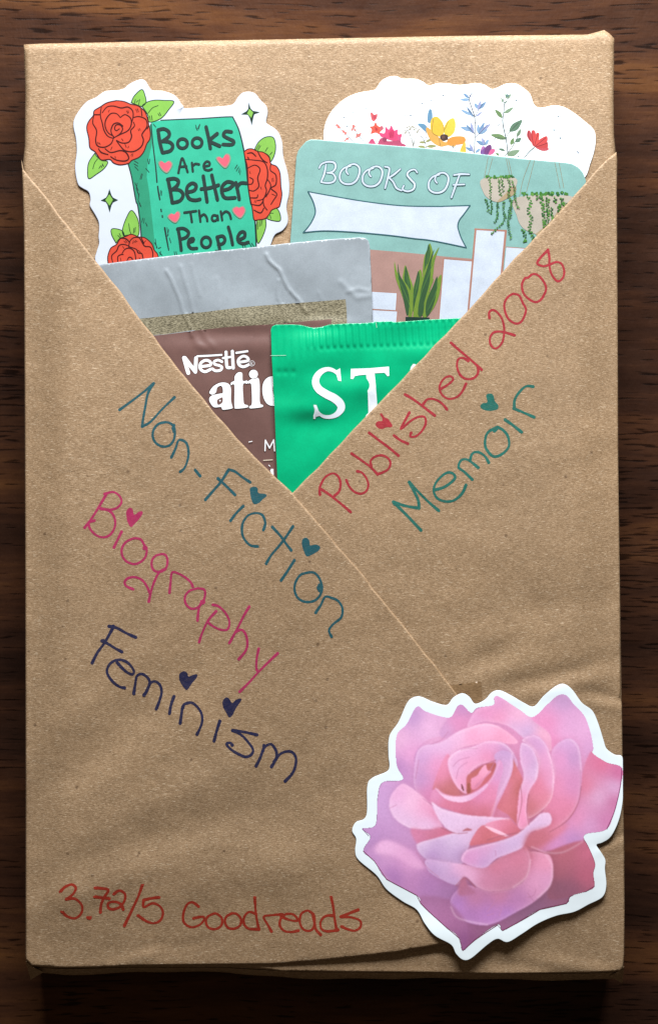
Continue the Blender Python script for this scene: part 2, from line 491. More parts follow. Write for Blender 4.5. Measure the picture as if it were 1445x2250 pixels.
# little dog-eared folds at the two lower corners
for tri3 in ([(57, 2112, -.0003), (68, 2153, -.0022), (96, 2136, -.0008), (74, 2126, .0007)], [(1370, 2124, -.0004), (1366, 2161, -.0046), (1338, 2144, -.0016), (1358, 2134, .0002)]):
    q = [P(x, y, H0+z) for x, y, z in tri3]; q2 = [(a, b, c-.0005) for a, b, c in q]
    fs = [(0, 1, 3), (1, 2, 3), (0, 3, 2), (4, 7, 5), (5, 7, 6), (4, 6, 7), (0, 4, 5, 1), (1, 5, 6, 2), (2, 6, 4, 0)]
    link('corner_fold', q+q2, fs, [KRAFT], None, parcel)

RF = [(1353, 334), (1330, 352), (1290, 397), (1240, 452), (1150, 548), (1060, 646), (1004, 706), (915, 801), (900, 816), (805, 914), (720, 1003), (642, 1083), (600, 1126), (560, 1190), (600, 1600), (430, 1900), (420, 2112), (520, 2122), (620, 2134),
      (760, 2136), (900, 2137), (1100, 2140), (1290, 2138), (1350, 2135), (1367, 2132), (1370, 2100), (1371, 2000), (1370, 1850), (1367, 1700), (1365, 1545), (1362, 1530), (1361, 1300), (1357, 1000), (1356, 700), (1354, 420), (1355, 350)]
def wob(p, a=.9):
    return [(x+a*math.sin(y*.043+x*.021)+.5*math.sin(y*.13), y+a*math.sin(x*.037+1.3)+.5*math.sin(x*.11)) if 75 < x < 1335 and y < 2100 else (x, y) for x, y in p]
right_flap = sheet('right_flap', wob(dens(RF, 8)), z_right, KRAFT, parcel, grid=11, thick=.0004, rnd=.00045, roundw=4)
LF = [(48, 352), (52, 372), (100, 432), (160, 508), (240, 610), (300, 690), (420, 846), (520, 962), (610, 1055), (645, 1085), (700, 1150), (800, 1268), (900, 1392), (960, 1470), (1004, 1524), (1080, 1622), (1150, 1730), (1190, 1850),
      (1150, 1975), (1070, 2045), (1005, 2066), (960, 2078), (880, 2090), (780, 2103), (690, 2112), (600, 2119), (500, 2120), (311, 2122), (200, 2126), (138, 2127), (70, 2122), (57, 2108), (57, 1700), (56, 1200), (55, 900), (53, 500), (50, 400)]
left_flap = sheet('left_flap', wob(dens(LF, 8)), z_left, KRAFT, parcel, grid=11, thick=.0004, rnd=.0005, roundw=4.5)
# paper tape holding the flap, its end showing above the rose
TAPE = kraft('kraft_tape')
tp = sheet('paper_tape', dens([(985, 1506), (1056, 1497), (1061, 1570), (985, 1578)], 5), lambda x, y: z_right(x, y)+.00010, TAPE, parcel, grid=4, thick=.00001)
tp.data.materials.clear(); mt, nt_, b_ = newmat('paper_tape'); 
g_, s_, m_ = fibres(nt_); nt_.links.new(ramp(nt_, s_, [(.4, (.12, .068, .030)), (.6, (.27, .165, .085))]), b_.inputs['Base Color']); b_.inputs['Roughness'].default_value = .4
tp.data.materials.append(mt)

# ------------------------------------------------------------------ handwriting on the flaps
TEAL = ink(16, 88, 100, e=1.5); TEAL2 = ink(20, 112, 102, e=1.6); PINK = ink(172, 40, 92, e=1.35); NAVY = ink(20, 29, 68, e=1.25); RED = ink(160, 40, 26, e=1.45); CRIM = ink(178, 42, 60, e=1.7)
def word(label, parent, zf, mat, width, cr, items, name='ink_word'):
    a = Art(name, parent, zf, 1.0e-5, label); width = width*.94
    for it in items:
        cc = cr
        if isinstance(it, tuple): cc, it = it
        kind, s = it[0], it[1:].strip()
        if kind == 's':
            pts = cc(s); a.stroke(pts, [width*1.16]+[width*R.uniform(.8, 1.02) for _ in pts[2:]]+[width*1.16], mat, jit=.07)
        elif kind == 'o':
            pts = cc(s); a.stroke(pts, width*.92, mat, closed=True, jit=.07)
        elif kind == 'd':
            p, r = s.split(); a.dot(cc(p)[0], float(r), mat, jag=.12)
    return a.build()
def hearts(parent, zf, mat, cr, s, label=None):
    a = Art('ink_heart', parent, zf, 1.2e-5, label); a.fill(cr(s), mat, step=2.5); return a.build()

c1 = crop(240, 820, 280); c2 = crop(400, 1000, 400); c3 = crop(160, 1060, 320); c4 = crop(340, 1200, 300); c5 = crop(180, 1350, 280); c6 = crop(420, 1480, 280)
c7 = crop(110, 1900, 350); c8 = crop(380, 1920, 440); c9 = crop(680, 860, 280); c10 = crop(900, 700, 280); c11 = crop(1040, 520, 240); c12 = crop(840, 840, 360)
word('teal ink word Non-Fiction', left_flap, z_left, TEAL, 6.2, c1, [
    's120,415 250,320 400,205 505,115', 's500,120 440,230 410,380 385,520 375,605', 's375,605 470,550 580,430 660,350 740,275',
    'o640,555 560,575 505,640 495,720 530,790 600,830 680,820 730,760 745,680 735,610 690,565', 's735,590 728,625 735,660', 'd728,625 4.6',
    's705,955 750,860 785,765 830,760 880,800 900,900 885,1000 850,1080 805,1118', 's975,1098 1030,1165',
    (c2, 's185,355 250,280 310,210 370,115'), (c2, 's370,115 420,130 480,175 540,215'), (c2, 's285,185 350,245 420,315'),
    (c2, 's485,405 430,460 385,520'), (c2, 's645,595 660,540 640,480 595,460 530,475 485,530 475,600 490,660 540,715 600,725'),
    (c2, 's880,565 830,640 770,720 710,790 668,860'), (c2, 's715,570 780,640 830,710 865,755'), (c2, 's890,835 840,915 785,995'),
    (c2, 'o1005,930 940,950 900,1010 893,1075 920,1135 980,1165 1050,1155 1095,1110 1110,1050 1090,980 1050,935'), (c2, 's1088,1030 1080,1065 1095,1080'), (c2, 'd1085,1052 5'),
    (c2, 's1060,1250 1100,1190 1135,1125 1190,1135 1240,1160 1272,1220 1260,1290 1200,1340 1165,1390 1185,1440')])
hearts(left_flap, z_left, TEAL, c2, '540,262 575,250 600,265 605,300 660,308 672,325 640,350 610,380 570,388 550,350 540,300')
hearts(left_flap, z_left, TEAL, c2, '955,668 985,655 1010,680 1015,715 1060,710 1094,725 1085,755 1040,785 990,804 965,760 950,710')
word('magenta ink word Biography', left_flap, z_left, PINK, 6.0, c3, [
    's120,448 180,370 250,260 330,125', 's318,115 400,95 460,130 485,190 450,245 380,270 275,262', 's275,255 330,270 385,300 420,370 415,450 370,520 300,545 230,520 180,470 160,425 165,395 215,378',
    's485,490 440,580 410,645', 'o600,555 530,590 490,650 490,720 530,780 605,810 670,790 720,740 735,660 710,620 680,570 640,555', 'd715,650 5',
    'o880,710 820,730 785,780 790,850 830,885 890,880 930,840 940,770 920,720', 's920,860 860,890 815,970 780,1070 755,1180', 's600,1060 535,1030 515,990 550,950 620,940 690,970 735,1030 762,1090',
    's960,1095 970,1000 985,895 1050,905 1120,945 1170,990 1190,1030', 'o1240,1050 1160,1075 1115,1130 1120,1200 1170,1250 1230,1245 1280,1200 1310,1130 1305,1065', 's1300,1170 1260,1220 1245,1290 1238,1370', 'd1288,1185 6',
    (c4, 's470,1015 510,900 570,780 650,690'), (c4, 's615,620 680,640 750,710 790,800 770,880 700,885 620,850 560,805'), (c4, 's1000,640 940,740 880,860 790,1025'),
    (c4, 's860,905 920,885 965,940 980,1030 960,1110 890,1195'), (c4, 's1100,1085 1080,1180 1075,1290 1095,1330'), (c4, 's1300,1135 1220,1210 1100,1330 1000,1440 900,1540')])
hearts(left_flap, z_left, PINK, c3, '533,285 565,250 595,268 610,320 655,292 690,286 694,310 660,362 620,405 580,443 550,405 535,350')
word('navy ink word Feminism', left_flap, z_left, NAVY, 7.0, c5, [
    's118,550 180,430 260,320 355,150', 's310,135 400,155 500,210 610,260', 's230,300 300,335 380,385 455,425', 'd355,140 5', 'd245,300 4.5',
    's400,545 460,610 520,660 575,680 590,640 545,570 480,525 400,515 320,560 285,640 310,710 370,780 430,820 485,832', 's590,895 605,800 625,700 680,675 740,710 770,770 740,860 705,915', 's735,870 780,780 830,760 885,800 905,880 880,980 845,1072',
    's1045,930 1010,1030 995,1125', 's1115,1235 1130,1130 1150,1030 1230,1000 1290,1030 1350,1110 1365,1200 1340,1290 1305,1360', 's1145,1060 1160,1020 1200,1005',
    (c6, 's325,540 290,650 260,765'), (c6, 's745,695 640,670 530,650 470,645'), (c6, 's470,645 560,690 640,770 700,860 680,920 620,945 540,915 450,860 400,800 440,785 465,810'),
    (c6, 's735,1050 780,960 830,840 900,800 950,850 970,920 950,990 910,1055'), (c6, 's825,815 820,850 810,880'), (c6, 's940,1000 1000,920 1070,885 1140,890 1185,950 1180,1050 1140,1140 1065,1220')])
hearts(left_flap, z_left, NAVY, c5, '1113,665 1160,643 1195,665 1210,705 1260,685 1305,680 1306,712 1250,780 1195,855 1155,830 1108,750 1103,700')
hearts(left_flap, z_left, NAVY, c6, '358,310 400,268 435,290 465,335 510,295 560,283 568,305 510,390 470,470 430,497 395,440 362,380')
word('red ink rating 3.72/5 near the lower edge', left_flap, z_left, RED, 6.6, c7, [
    's95,245 140,200 200,180 235,210 215,260 160,310', 's150,312 230,310 290,370 285,440 230,485 160,470 110,425', 'd355,475 6', 's410,210 470,215 530,230 490,300 465,360 458,430', 's405,290 480,300 538,305',
    's580,265 630,235 680,265 675,330 630,385 570,405 530,390 530,350 580,335 640,355 665,405', 's840,180 800,290 740,420 675,555', 's990,295 920,305 850,320', 's850,320 850,385 930,350 1000,380 1025,440 1000,505 940,530 870,510 800,460'])
word('red ink word Goodreads near the lower edge', left_flap, z_left, RED, 6.4, c8, [
    's185,235 140,205 100,225 75,290 80,350 130,385 190,370 225,330 215,310 150,320', 'o300,285 250,310 238,350 260,390 310,398 350,370 352,320 320,290', 'o425,285 385,310 375,350 400,390 445,395 485,370 490,325 460,290',
    's600,290 550,275 515,310 512,360 545,395 605,400', 's590,170 595,250 605,330 620,400', 's710,415 685,370 655,310 720,298 790,292', 's780,310 850,335 900,335 870,295 820,290 780,320 770,370 800,410 850,420 905,410',
    's1010,290 970,265 925,290 915,350 940,400 990,410 1020,370 1015,300', 's1010,300 1020,350 1030,400 1065,440', 's1160,300 1100,305 1065,345 1070,395 1110,415 1190,405', 's1140,165 1155,240 1165,320 1180,410',
    's1335,260 1270,285 1210,310', 's1210,310 1290,315 1350,340 1350,385 1310,410 1260,400 1215,380'])
word('crimson ink words Published 2008', right_flap, z_right, CRIM, 5.9, c9, [
    's118,1170 112,1110 130,1050 180,970 260,930 320,960 350,1040 335,1130 280,1185', 's125,1105 230,1175 350,1270 465,1368', 's415,1005 450,1080 510,1140 580,1160 640,1130 665,1060 640,980 590,920 540,905',
    's475,705 570,770 680,850 770,940', 's700,850 690,790 740,740 820,725 890,760 915,820 880,890 770,940', 's675,470 780,550 900,640 1005,728', 's955,500 1030,555 1112,592',
    's1130,240 1080,330 1035,420', 's1035,420 1080,390 1150,330 1230,290 1300,290 1315,360 1270,450 1200,510 1140,510 1150,470',
    (c10, 's-55,861 30,910 140,990 282,1100'), (c10, 's150,970 200,915 280,915 360,960 420,1030'), (c10, 's345,800 430,750 490,690 460,655 400,670 350,730 335,800 370,870 440,910 530,890 590,830 635,740'),
    (c10, 's465,275 560,360 680,460 812,580'), (c10, 's660,480 600,445 545,465 535,550 570,640 640,685 720,675 770,620 770,550'),
    (c11, 's208,1075 205,1000 250,970 310,1000 370,1080 400,1190 400,1300 370,1410 290,1480 225,1430 215,1340 260,1270 340,1255 430,1270 540,1305'),
    (c11, 'o520,755 450,800 405,890 420,1010 470,1100 560,1150 640,1110 690,970 650,880 600,780'), (c11, 'o680,545 640,620 650,730 710,810 810,865 890,830 950,720 950,650 900,560 830,500 770,500 720,540'),
    (c11, 's980,175 1000,280 1000,380 1030,500 1110,590 1180,540 1195,450 1160,360 1090,335 1000,370 920,390 840,355 880,280 980,178')])
hearts(right_flap, z_right, CRIM, c9, '793,258 818,248 845,290 890,315 938,385 920,407 870,407 820,427 770,412 746,370 770,340 820,335 820,300')
word('green ink word Memoir', right_flap, z_right, TEAL2, 6.6, c12, [
    's338,1305 220,1180 100,1060', 's95,1055 200,1090 320,1110', 's320,1110 310,1030 235,880', 's235,880 300,950 400,1050 495,1132', 'd108,1068 5',
    's455,950 550,920 635,850 620,805 560,800 480,870 450,950 480,1020 550,1050 630,1040 700,980 735,905', 's790,858 720,790 670,750 690,690 740,680 790,710 842,752', 's770,690 790,630 840,615 900,650 935,708',
    's1000,400 930,440 905,500 910,580 970,650 1040,640 1110,570 1105,480 1060,420 1010,395', 's985,430 1000,420 1010,400', 's1080,330 1150,380 1225,440', 's1335,308 1250,270 1155,230', 's1160,215 1165,150 1210,80 1265,35 1325,38'])
hearts(right_flap, z_right, TEAL2, c12, '912,115 945,98 977,115 988,165 1018,200 1012,237 950,252 890,242 860,215 880,185 922,175')


# ------------------------------------------------------------------ sticker: green book with roses
def flat(z): return lambda x, y: H0+z+0*x
EB = 2.05
bs = empty('book_sticker', 'white die-cut sticker of a green book with red roses, reading Books Are Better Than People', 'sticker')
zb = flat(.00042)
bout = A_('800,122 700,165 640,215 560,235 440,245 340,310 240,360 150,470 108,560 108,640 130,740 140,880 122,1050 150,1220 200,1270 265,1310 285,1390') + \
    C_('278,250 330,340 370,420 376,500 370,580 376,650 350,740 335,830 400,1000 700,1050') + D_('600,900 900,740 935,670 960,600 990,552 1060,515 1110,450 1120,380 1105,290 1110,220 1130,130 1132,20') + \
    B_('1115,1100 1080,980 1065,900 1060,800 1030,700 980,640 902,590 888,560 905,470 890,400 830,340 780,275 720,250 640,260 590,310 540,380 440,402 200,416 0,427') + A_('1275,418 1240,370 1200,310 1140,270 1040,240 940,235 900,190 860,130')
sheet('backing_sheet', smooth(bout, True, 4), zb, pr(226, 233, 248, kind='white', e=EB), bs, grid=14, thick=.00030, rnd=.00008, roundw=2, edge_mat=pr(215, 218, 225, kind='white', e=EB))
GRN = pr(62, 194, 158, e=EB); GRD = pr(52, 158, 122, e=EB); BLK = pr(16, 48, 44, e=EB, rough=.45); REDR = pr(228, 84, 62, e=EB); RLN = pr(72, 22, 26, e=EB)
LEAF = pr(142, 200, 88, e=EB); LLN = pr(34, 60, 44, e=EB); HP = pr(240, 108, 128, e=EB); HH = pr(150, 160, 138, e=EB)
a = Art('printed_book', bs, zb)
book = A_('930,575 1040,548 1445,533') + B_('200,532 440,516 535,514 600,650 650,850 680,1050 700,1250 730,1445') + D_('700,20 740,220 770,400 785,690 500,830') + C_('1000,900 820,860 818,560 812,450 785,250 732,20') + A_('765,1400 720,1150 680,1000')
a.fill(book, GRN, sm=False)
a.fill(A_('930,580 680,1000 720,1150 765,1400') + C_('732,20 785,250 812,450 820,560 830,840 970,840 960,600 905,100') + A_('905,1300 880,1150 890,1000 935,800'), GRD, sm=False)
LW = 2.6
a.stroke(A_('1030,550 1150,545 1300,538 1445,533') + B_('200,532 440,516 535,514'), LW, BLK)
a.stroke(B_('535,514 600,650 650,850 680,1050 700,1250 730,1445') + D_('740,230 770,400 785,690'), [LW, 3.6, 3.4, 3.2], BLK)
a.stroke(A_('680,1000 720,1150 765,1400') + C_('785,250 812,450 820,560 822,600'), [LW, 3], BLK)
a.stroke(A_('925,590 945,800 975,1050 988,1205'), [2.8, 2.6, 3.2], BLK)
a.stroke(A_('995,1250 1005,1320 1018,1390'), 3.4, BLK); a.stroke(C_('1030,288 1035,312'), 3, BLK); a.stroke(C_('1044,355 1046,372'), 3, BLK); a.stroke(C_('1070,485 1090,600 1112,720'), [4, 3.6, 2.6], BLK)
for s_ in ('750,980 790,1005', '745,1010 785,1035', '755,1040 790,1080', '890,960 900,1010', '912,960 905,1010', '870,1060 905,1100', '825,1115 810,1170', '835,1120 822,1172', '755,1210 790,1290', '780,1215 770,1270', '775,1290 800,1350',
           '950,590 975,620', '1400,625 1415,655', '1435,600 1420,640', '1030,1290 1022,1340', '1040,1300 1036,1345'):
    a.stroke(A_(s_), 1.4, BLK)
for s_ in ('770,60 790,120', '800,120 790,180', '805,220 820,260', '790,190 812,250', '840,380 828,420', '855,385 848,430', '870,430 885,465', '965,640 990,690', '970,600 985,700', '1000,700 1030,690', '1010,740 1045,775', '1020,770 1030,730', '1095,480 1108,560', '1112,500 1100,570', '1120,590 1135,640', '1170,735 1180,775', '1190,735 1200,770'):
    a.stroke(C_(s_), 1.3, BLK)
for s_ in ('145,600 160,650', '190,590 175,640', '585,1020 560,1060', '600,1040 575,1085', '610,1060 598,1100', '618,1080 612,1120'):
    a.stroke(B_(s_), 1.3, BLK)
for s_ in ('640,670 650,695', '665,668 672,692', '710,640 740,690', '735,645 770,690', '350,720 390,720'):
    a.stroke(D_(s_), 1.3, BLK)
book_o = a.build()
a = Art('printed_lettering', bs, zb, 9e-5, 'hand-drawn black words Books Are Better Than People')
W1 = 7.6; W2 = 5.0
def bb(items, w_):
    for cc, s_ in items: a.stroke(cc(s_), w_, BLK, jit=.03)
bb([(A_, '1000,655 1018,780 1045,888'), (A_, '1000,652 1060,640 1112,670 1112,720 1045,772'), (A_, '1045,770 1120,780 1155,820 1130,870 1050,892')], W1)
for c_, x, y in ((A_, 1258, 795), (B_, 160, 785)):
    a.stroke(c_([(x+52*math.cos(t), y+50*math.sin(t)) for t in np.arange(0, 6.2, .5)]), W1*.9, BLK, closed=True)
bb([(B_, '255,620 280,730 300,845'), (B_, '372,690 290,765 330,790 398,820'), (B_, '522,672 460,668 440,710 490,742 545,770 530,805 435,805')], W1)
bb([(A_, '1215,1105 1230,1030 1255,950 1290,1030 1312,1095'), (A_, '1225,1042 1300,1036'), (B_, '105,1000 115,1088'), (B_, '110,1035 140,1010 180,1015'), (B_, '235,1035 290,1025 290,995 260,985 230,1020 240,1065 280,1078 315,1065')], W2)
bb([(A_, '1105,1180 1130,1300 1150,1420'), (A_, '1100,1175 1170,1165 1215,1190 1200,1240 1150,1282'), (A_, '1150,1280 1230,1290 1265,1340 1230,1400 1155,1422'),
    (B_, '60,1310 130,1290 150,1240 110,1215 60,1250 50,1320 80,1380 140,1395 190,1385'), (B_, '225,1140 245,1270 265,1410'), (B_, '315,1130 345,1260 375,1390'), (B_, '205,1275 290,1265 385,1235'),
    (B_, '430,1290 500,1270 545,1220 480,1200 425,1250 425,1320 460,1370 560,1368'), (B_, '570,1210 590,1300 605,1385'), (B_, '580,1260 620,1215 680,1215')], W1)
bb([(D_, '25,322 150,305'), (D_, '90,320 105,420'), (D_, '180,300 190,370 195,415'), (D_, '190,372 230,340 260,370 268,410'), (D_, '370,355 330,350 315,385 335,410 370,395 375,350 382,400'), (D_, '410,310 425,400'), (D_, '420,345 460,310 500,330 518,385')], W2)
bb([(C_, '1212,500 1230,600 1245,720'), (C_, '1205,495 1270,490 1322,530 1300,580 1235,605'), (C_, '1320,640 1370,620 1370,595 1330,610 1320,660 1350,700 1408,700'), (D_, '370,580 385,640 402,725'), (D_, '375,580 430,570 455,610 430,650 385,660'),
    (D_, '490,475 515,560 535,660'), (D_, '600,610 660,580 660,530 620,530 590,580 600,630 650,650 700,635')], 7.0)
a.stroke(D_([(255+50*math.cos(t), 635+56*math.sin(t)) for t in np.arange(0, 6.2, .5)]), 6.2, BLK, closed=True)
a.build()
for c_, s_ in ((A_, '1015,1005 1040,985 1070,1005 1110,985 1140,1010 1130,1050 1090,1095 1040,1060'), (B_, '372,955 400,938 430,955 460,915 495,925 500,980 460,1042 410,1010'),
               (C_, '1112,360 1145,335 1170,345 1200,315 1225,335 1215,385 1180,422 1130,392'), (D_, '542,288 580,265 605,275 640,262 662,300 640,350 610,372 560,332')):
    h = Art('printed_heart', bs, zb, 9e-5)
    q = c_(s_); cx = sum(p[0] for p in q)/len(q); cy = sum(p[1] for p in q)/len(q)
    h.fill([(cx+(x-cx)*1.22, cy+(y-cy)*1.22) for x, y in q], HH); h.fill(q, HP); h.build()
def star(c_, outer, inner):
    h = Art('printed_star', bs, zb, 4e-5); h.fill(c_(outer), LLN, sm=False); h.fill(c_(inner), LEAF, sm=False); h.build()
star(C_, '485,72 508,140 525,165 578,190 525,215 508,245 487,322 465,240 448,212 393,195 448,165 465,140', '485,130 522,188 487,250 442,190')
star(B_, '705,362 725,425 750,450 822,465 765,485 755,515 738,602 715,520 695,490 625,487 680,455 700,430', '712,430 752,468 732,525 688,478')
def leaf(cc, s_, veins):
    h = Art('printed_leaf', bs, zb, 3e-5); q = cc(s_); h.fill(q, LEAF); h.stroke(q, 1.9, LLN, closed=True)
    for v in veins: h.stroke(cc(v), 1.6, LLN)
    h.build()
leaf(A_, '715,362 750,290 828,225 862,290 872,360 830,402 770,385', ['795,385 805,330', '770,360 790,340', '750,370 760,330'])
leaf(A_, '830,402 880,360 960,338 1060,340 1166,352 1110,440 1030,530 910,568 890,490', ['895,475 940,420 1000,395', '910,505 918,550', '930,500 938,550', '1000,480 1015,505', '1015,470 1030,500'])
leaf(A_, '330,900 270,990 255,1080 268,1168 350,1120 430,1060 468,990 400,975 350,930', ['310,1065 330,1000 360,960', '375,1060 395,1030', '400,1050 415,1020', '410,1010 425,1040'])
leaf(B_, '768,855 810,780 880,730 960,730 988,800 982,900 940,985 920,930 860,890 800,880', ['880,880 905,840', '800,870 830,820', '785,860 815,810', '930,915 950,890'])
leaf(D_, '925,275 980,262 1030,320 1038,408 960,408 890,382 880,350', ['900,330 965,330', '900,345 910,375', '930,350 940,385'])
leaf(D_, '795,380 870,368 888,430 880,500 840,600 800,645 785,500', ['805,420 800,500', '830,400 820,470', '850,390 838,460'])
leaf(C_, '635,570 622,510 660,390 718,300 780,380 800,480 785,570 700,560', ['690,440 700,510 715,550', '745,490 740,540', '760,480 755,530'])
leaf(C_, '555,645 510,560 507,500 560,495 625,520 642,580 600,592', ['575,565 600,590', '590,545 605,575'])
def rose(cc, out, lines, marks=()):
    h = Art('printed_rose', bs, zb, 4.5e-5); q = cc(out); h.fill(q, REDR); h.stroke(q, 2.3, RLN, closed=True)
    for v in lines: h.stroke(cc(v), [2.0, 2.9, 2.2], RLN)
    for v in marks: h.stroke(cc(v), 1.1, RLN)
    h.build()
rose(A_, '560,342 640,352 710,380 790,400 860,460 890,540 902,600 918,680 912,750 880,800 850,880 800,940 720,975 690,1005 600,1022 530,1002 490,965 400,970 360,920 330,880 280,840 268,740 246,630 268,560 315,500 325,450 390,408 460,365',
     ['400,412 390,500 410,580 430,660 470,720 530,742', '410,470 460,410 530,400 610,420 680,410 730,450 735,520 715,590', '600,520 560,480 500,480 450,540 440,610 470,680 530,720', '600,522 650,490 710,530 715,600 680,660 600,700 530,735',
      '590,640 560,660 540,640 555,600 600,600 625,640 600,690 540,732', '530,730 505,680 505,640 530,590 580,578 628,610', '320,500 310,580 350,660 340,760 360,820 430,835 500,800 525,750', '740,570 750,610 710,660 720,720 690,780 620,790 560,762',
      '740,520 800,510 870,540 885,600 870,640 830,700 845,760 820,830 740,880 650,870 600,820 560,765', '370,850 400,890 470,912', '440,850 500,890 600,870 660,890 690,950 650,980 560,970 500,935', '820,420 830,500', '320,490 380,490', '885,640 900,610'],
     ['765,430 780,465', '780,425 795,460', '668,450 680,475', '682,448 690,470', '790,640 798,660', '805,635 812,655', '375,785 390,805', '360,780 370,800', '615,745 630,765', '485,440 475,460', '515,830 500,860', '690,825 680,840', '735,900 728,930', '720,905 715,925', '650,800 665,835', '545,930 550,950'])
rose(B_, '655,885 690,858 740,853 800,880 860,890 920,940 940,1010 1000,1040 1035,1110 1045,1250 1055,1340 1035,1445 1020,1470 950,1500 925,1540 880,1590 800,1605 760,1600 742,1480 705,1290 690,1050 668,960',
     ['665,965 760,972 860,990 900,1060 903,1160 880,1240 893,1300 860,1380 800,1400', '690,1060 770,1025 825,1070 800,1160 812,1250 760,1298 712,1290', '715,1155 752,1180 740,1222 708,1228', '940,1010 935,1080 992,1130 992,1230 940,1270 1002,1330 965,1400 940,1440',
      '900,1170 938,1240 905,1330 862,1380 865,1450 900,1500', '800,880 845,960 900,1000', '718,1370 790,1370 800,1340', '740,1440 820,1450 860,1400', '760,1500 830,1530 865,1480', '690,900 740,895 780,930'],
     ['700,940 712,965', '690,935 700,958', '715,1090 722,1115', '950,1165 955,1200', '962,1160 968,1195', '830,1255 840,1280', '765,1420 775,1395', '780,1420 790,1395', '890,1330 895,1360', '950,1330 985,1345'])
rose(C_, '482,905 470,840 470,780 500,700 560,660 600,600 660,575 720,553 790,580 860,590 930,650 960,720 998,775 992,900 700,950',
     ['520,850 510,780 560,730 590,670 650,662 712,692', '690,690 700,630 740,590 800,590 832,640 860,680 920,690 945,760 930,850', '620,755 650,712 700,700 750,740 768,850', '580,880 575,790 620,765 632,768', '712,690 770,712 790,750 830,760 845,850', '665,850 690,798 722,805 740,850', '600,595 660,600 700,640', '820,580 850,650'],
     ['640,625 660,645', '655,615 675,640', '730,650 740,620', '745,640 765,615', '760,635 780,625', '625,680 640,700', '870,620 850,640', '790,720 815,745', '600,800 610,840', '800,800 820,830'])

# ------------------------------------------------------------------ sticker: wild flowers, tucked behind the card
EF = 2.1
fs_ = empty('flower_sticker', 'white cloud-edged sticker printed with watercolour wildflowers, half hidden behind the pale green card', 'sticker')
zf_ = flat(.00030)
fout = E_('400,800 300,700 285,640 285,560 310,460 370,360 470,270 580,220 690,200 740,185 790,115 850,80 920,70 980,93 1090,95 1160,120 1210,153 1290,132 1370,133') + \
    F_('30,130 100,140 170,135 250,125 320,140 380,175 430,160 500,130 580,130 650,170 700,220 730,300 770,330 830,325 900,310 980,325 1060,370 1150,440 1230,515 1246,600 1232,700 1200,800 1165,900 1090,960 900,930')
sheet('backing_sheet', smooth(fout, True, 4), zf_, pr(246, 250, 253, kind='white', e=1.55), fs_, grid=16, thick=.00022, rnd=.00006, roundw=2)
def fp(*c): return pr(*[int(v*.88+30) for v in c], e=EF)
def flower(name, label, fn):
    h = Art(name, fs_, zf_, 1.5e-5, label); fn(h); return h.build()
GST = fp(70, 84, 84); OLV = fp(150, 150, 90)
def f1(h):
    for st in ('415,515 480,580 552,655', '545,520 590,590 655,668'): h.stroke(E_(st), 1.3, fp(110, 120, 125))
    for i, s_ in enumerate(('410,510', '400,500', '420,520', '460,560', '450,550', '475,570', '480,630', '495,620', '470,640', '545,520', '535,540', '560,545', '580,590', '590,600', '575,605', '610,578', '600,585', '550,512')):
        h.dot(E_(s_)[0], R.uniform(1.6, 3.4), fp(226, 120, 112), jag=.35)
flower('printed_sprig', 'thin sprigs with small coral buds', f1)
def f2(h):
    for s_, c in (('696,390 712,388 728,410 757,402 752,440 728,468 705,452', (222, 86, 92)), ('718,420 740,415 745,440 725,450', (196, 60, 80)),
                  ('740,472 762,508 812,528 782,560 772,580 742,568 698,578 708,540 688,515 724,508', (240, 82, 62)), ('742,520 765,535 752,556 735,545', (214, 50, 50)), ('790,505 812,528 782,548', (205, 90, 110))):
        h.fill(E_(s_), fp(*c))
    h.stroke(E_('735,520 752,538 745,545'), 1, fp(120, 30, 40))
flower('printed_flower', 'small coral red blossoms', f2)
def f3(h):
    h.fill(E_('778,690 770,640 800,612 840,640 900,640 950,625 972,660 1000,672 994,694'), fp(190, 66, 104))
    for s_, c in (('880,502 905,548 935,538 938,582 972,580 958,625 900,640 840,625 785,600 776,568 820,572 828,515 858,540', (232, 64, 116)), ('880,540 905,560 900,610 870,615 858,575', (214, 44, 92)), ('678,668 700,625 715,618 732,642 740,672', (206, 66, 112)), ('935,600 968,620 955,645', (214, 80, 130)), ('800,620 830,610 840,640 815,650', (150, 50, 84))):
        h.fill(E_(s_), fp(*c))
    for s_ in ('878,560 880,600', '895,560 890,600', '862,570 870,610'): h.stroke(E_(s_), .9, fp(150, 30, 60))
flower('printed_flower', 'bright pink open blossom', f3)
def f4(h):
    for s_ in ('1075,702 1060,640 1035,560 1000,545', '1075,702 1065,620 1050,530', '1075,702 1078,610 1078,520', '1075,702 1090,620 1120,550', '1075,702 1055,620 1015,520'): h.stroke(E_(s_), 1.1, fp(128, 128, 118))
    for s_ in ('1000,545', '1012,560', '1018,520', '1035,515', '1050,525', '1065,515', '1078,518', '1095,530', '1118,545', '1108,560', '1040,540', '1085,540', '1000,570', '1125,535'): h.dot(E_(s_)[0], R.uniform(1.1, 2.2), fp(168, 158, 130), jag=.3)
flower('printed_sprig', 'grey-green seed head on fine stalks', f4)
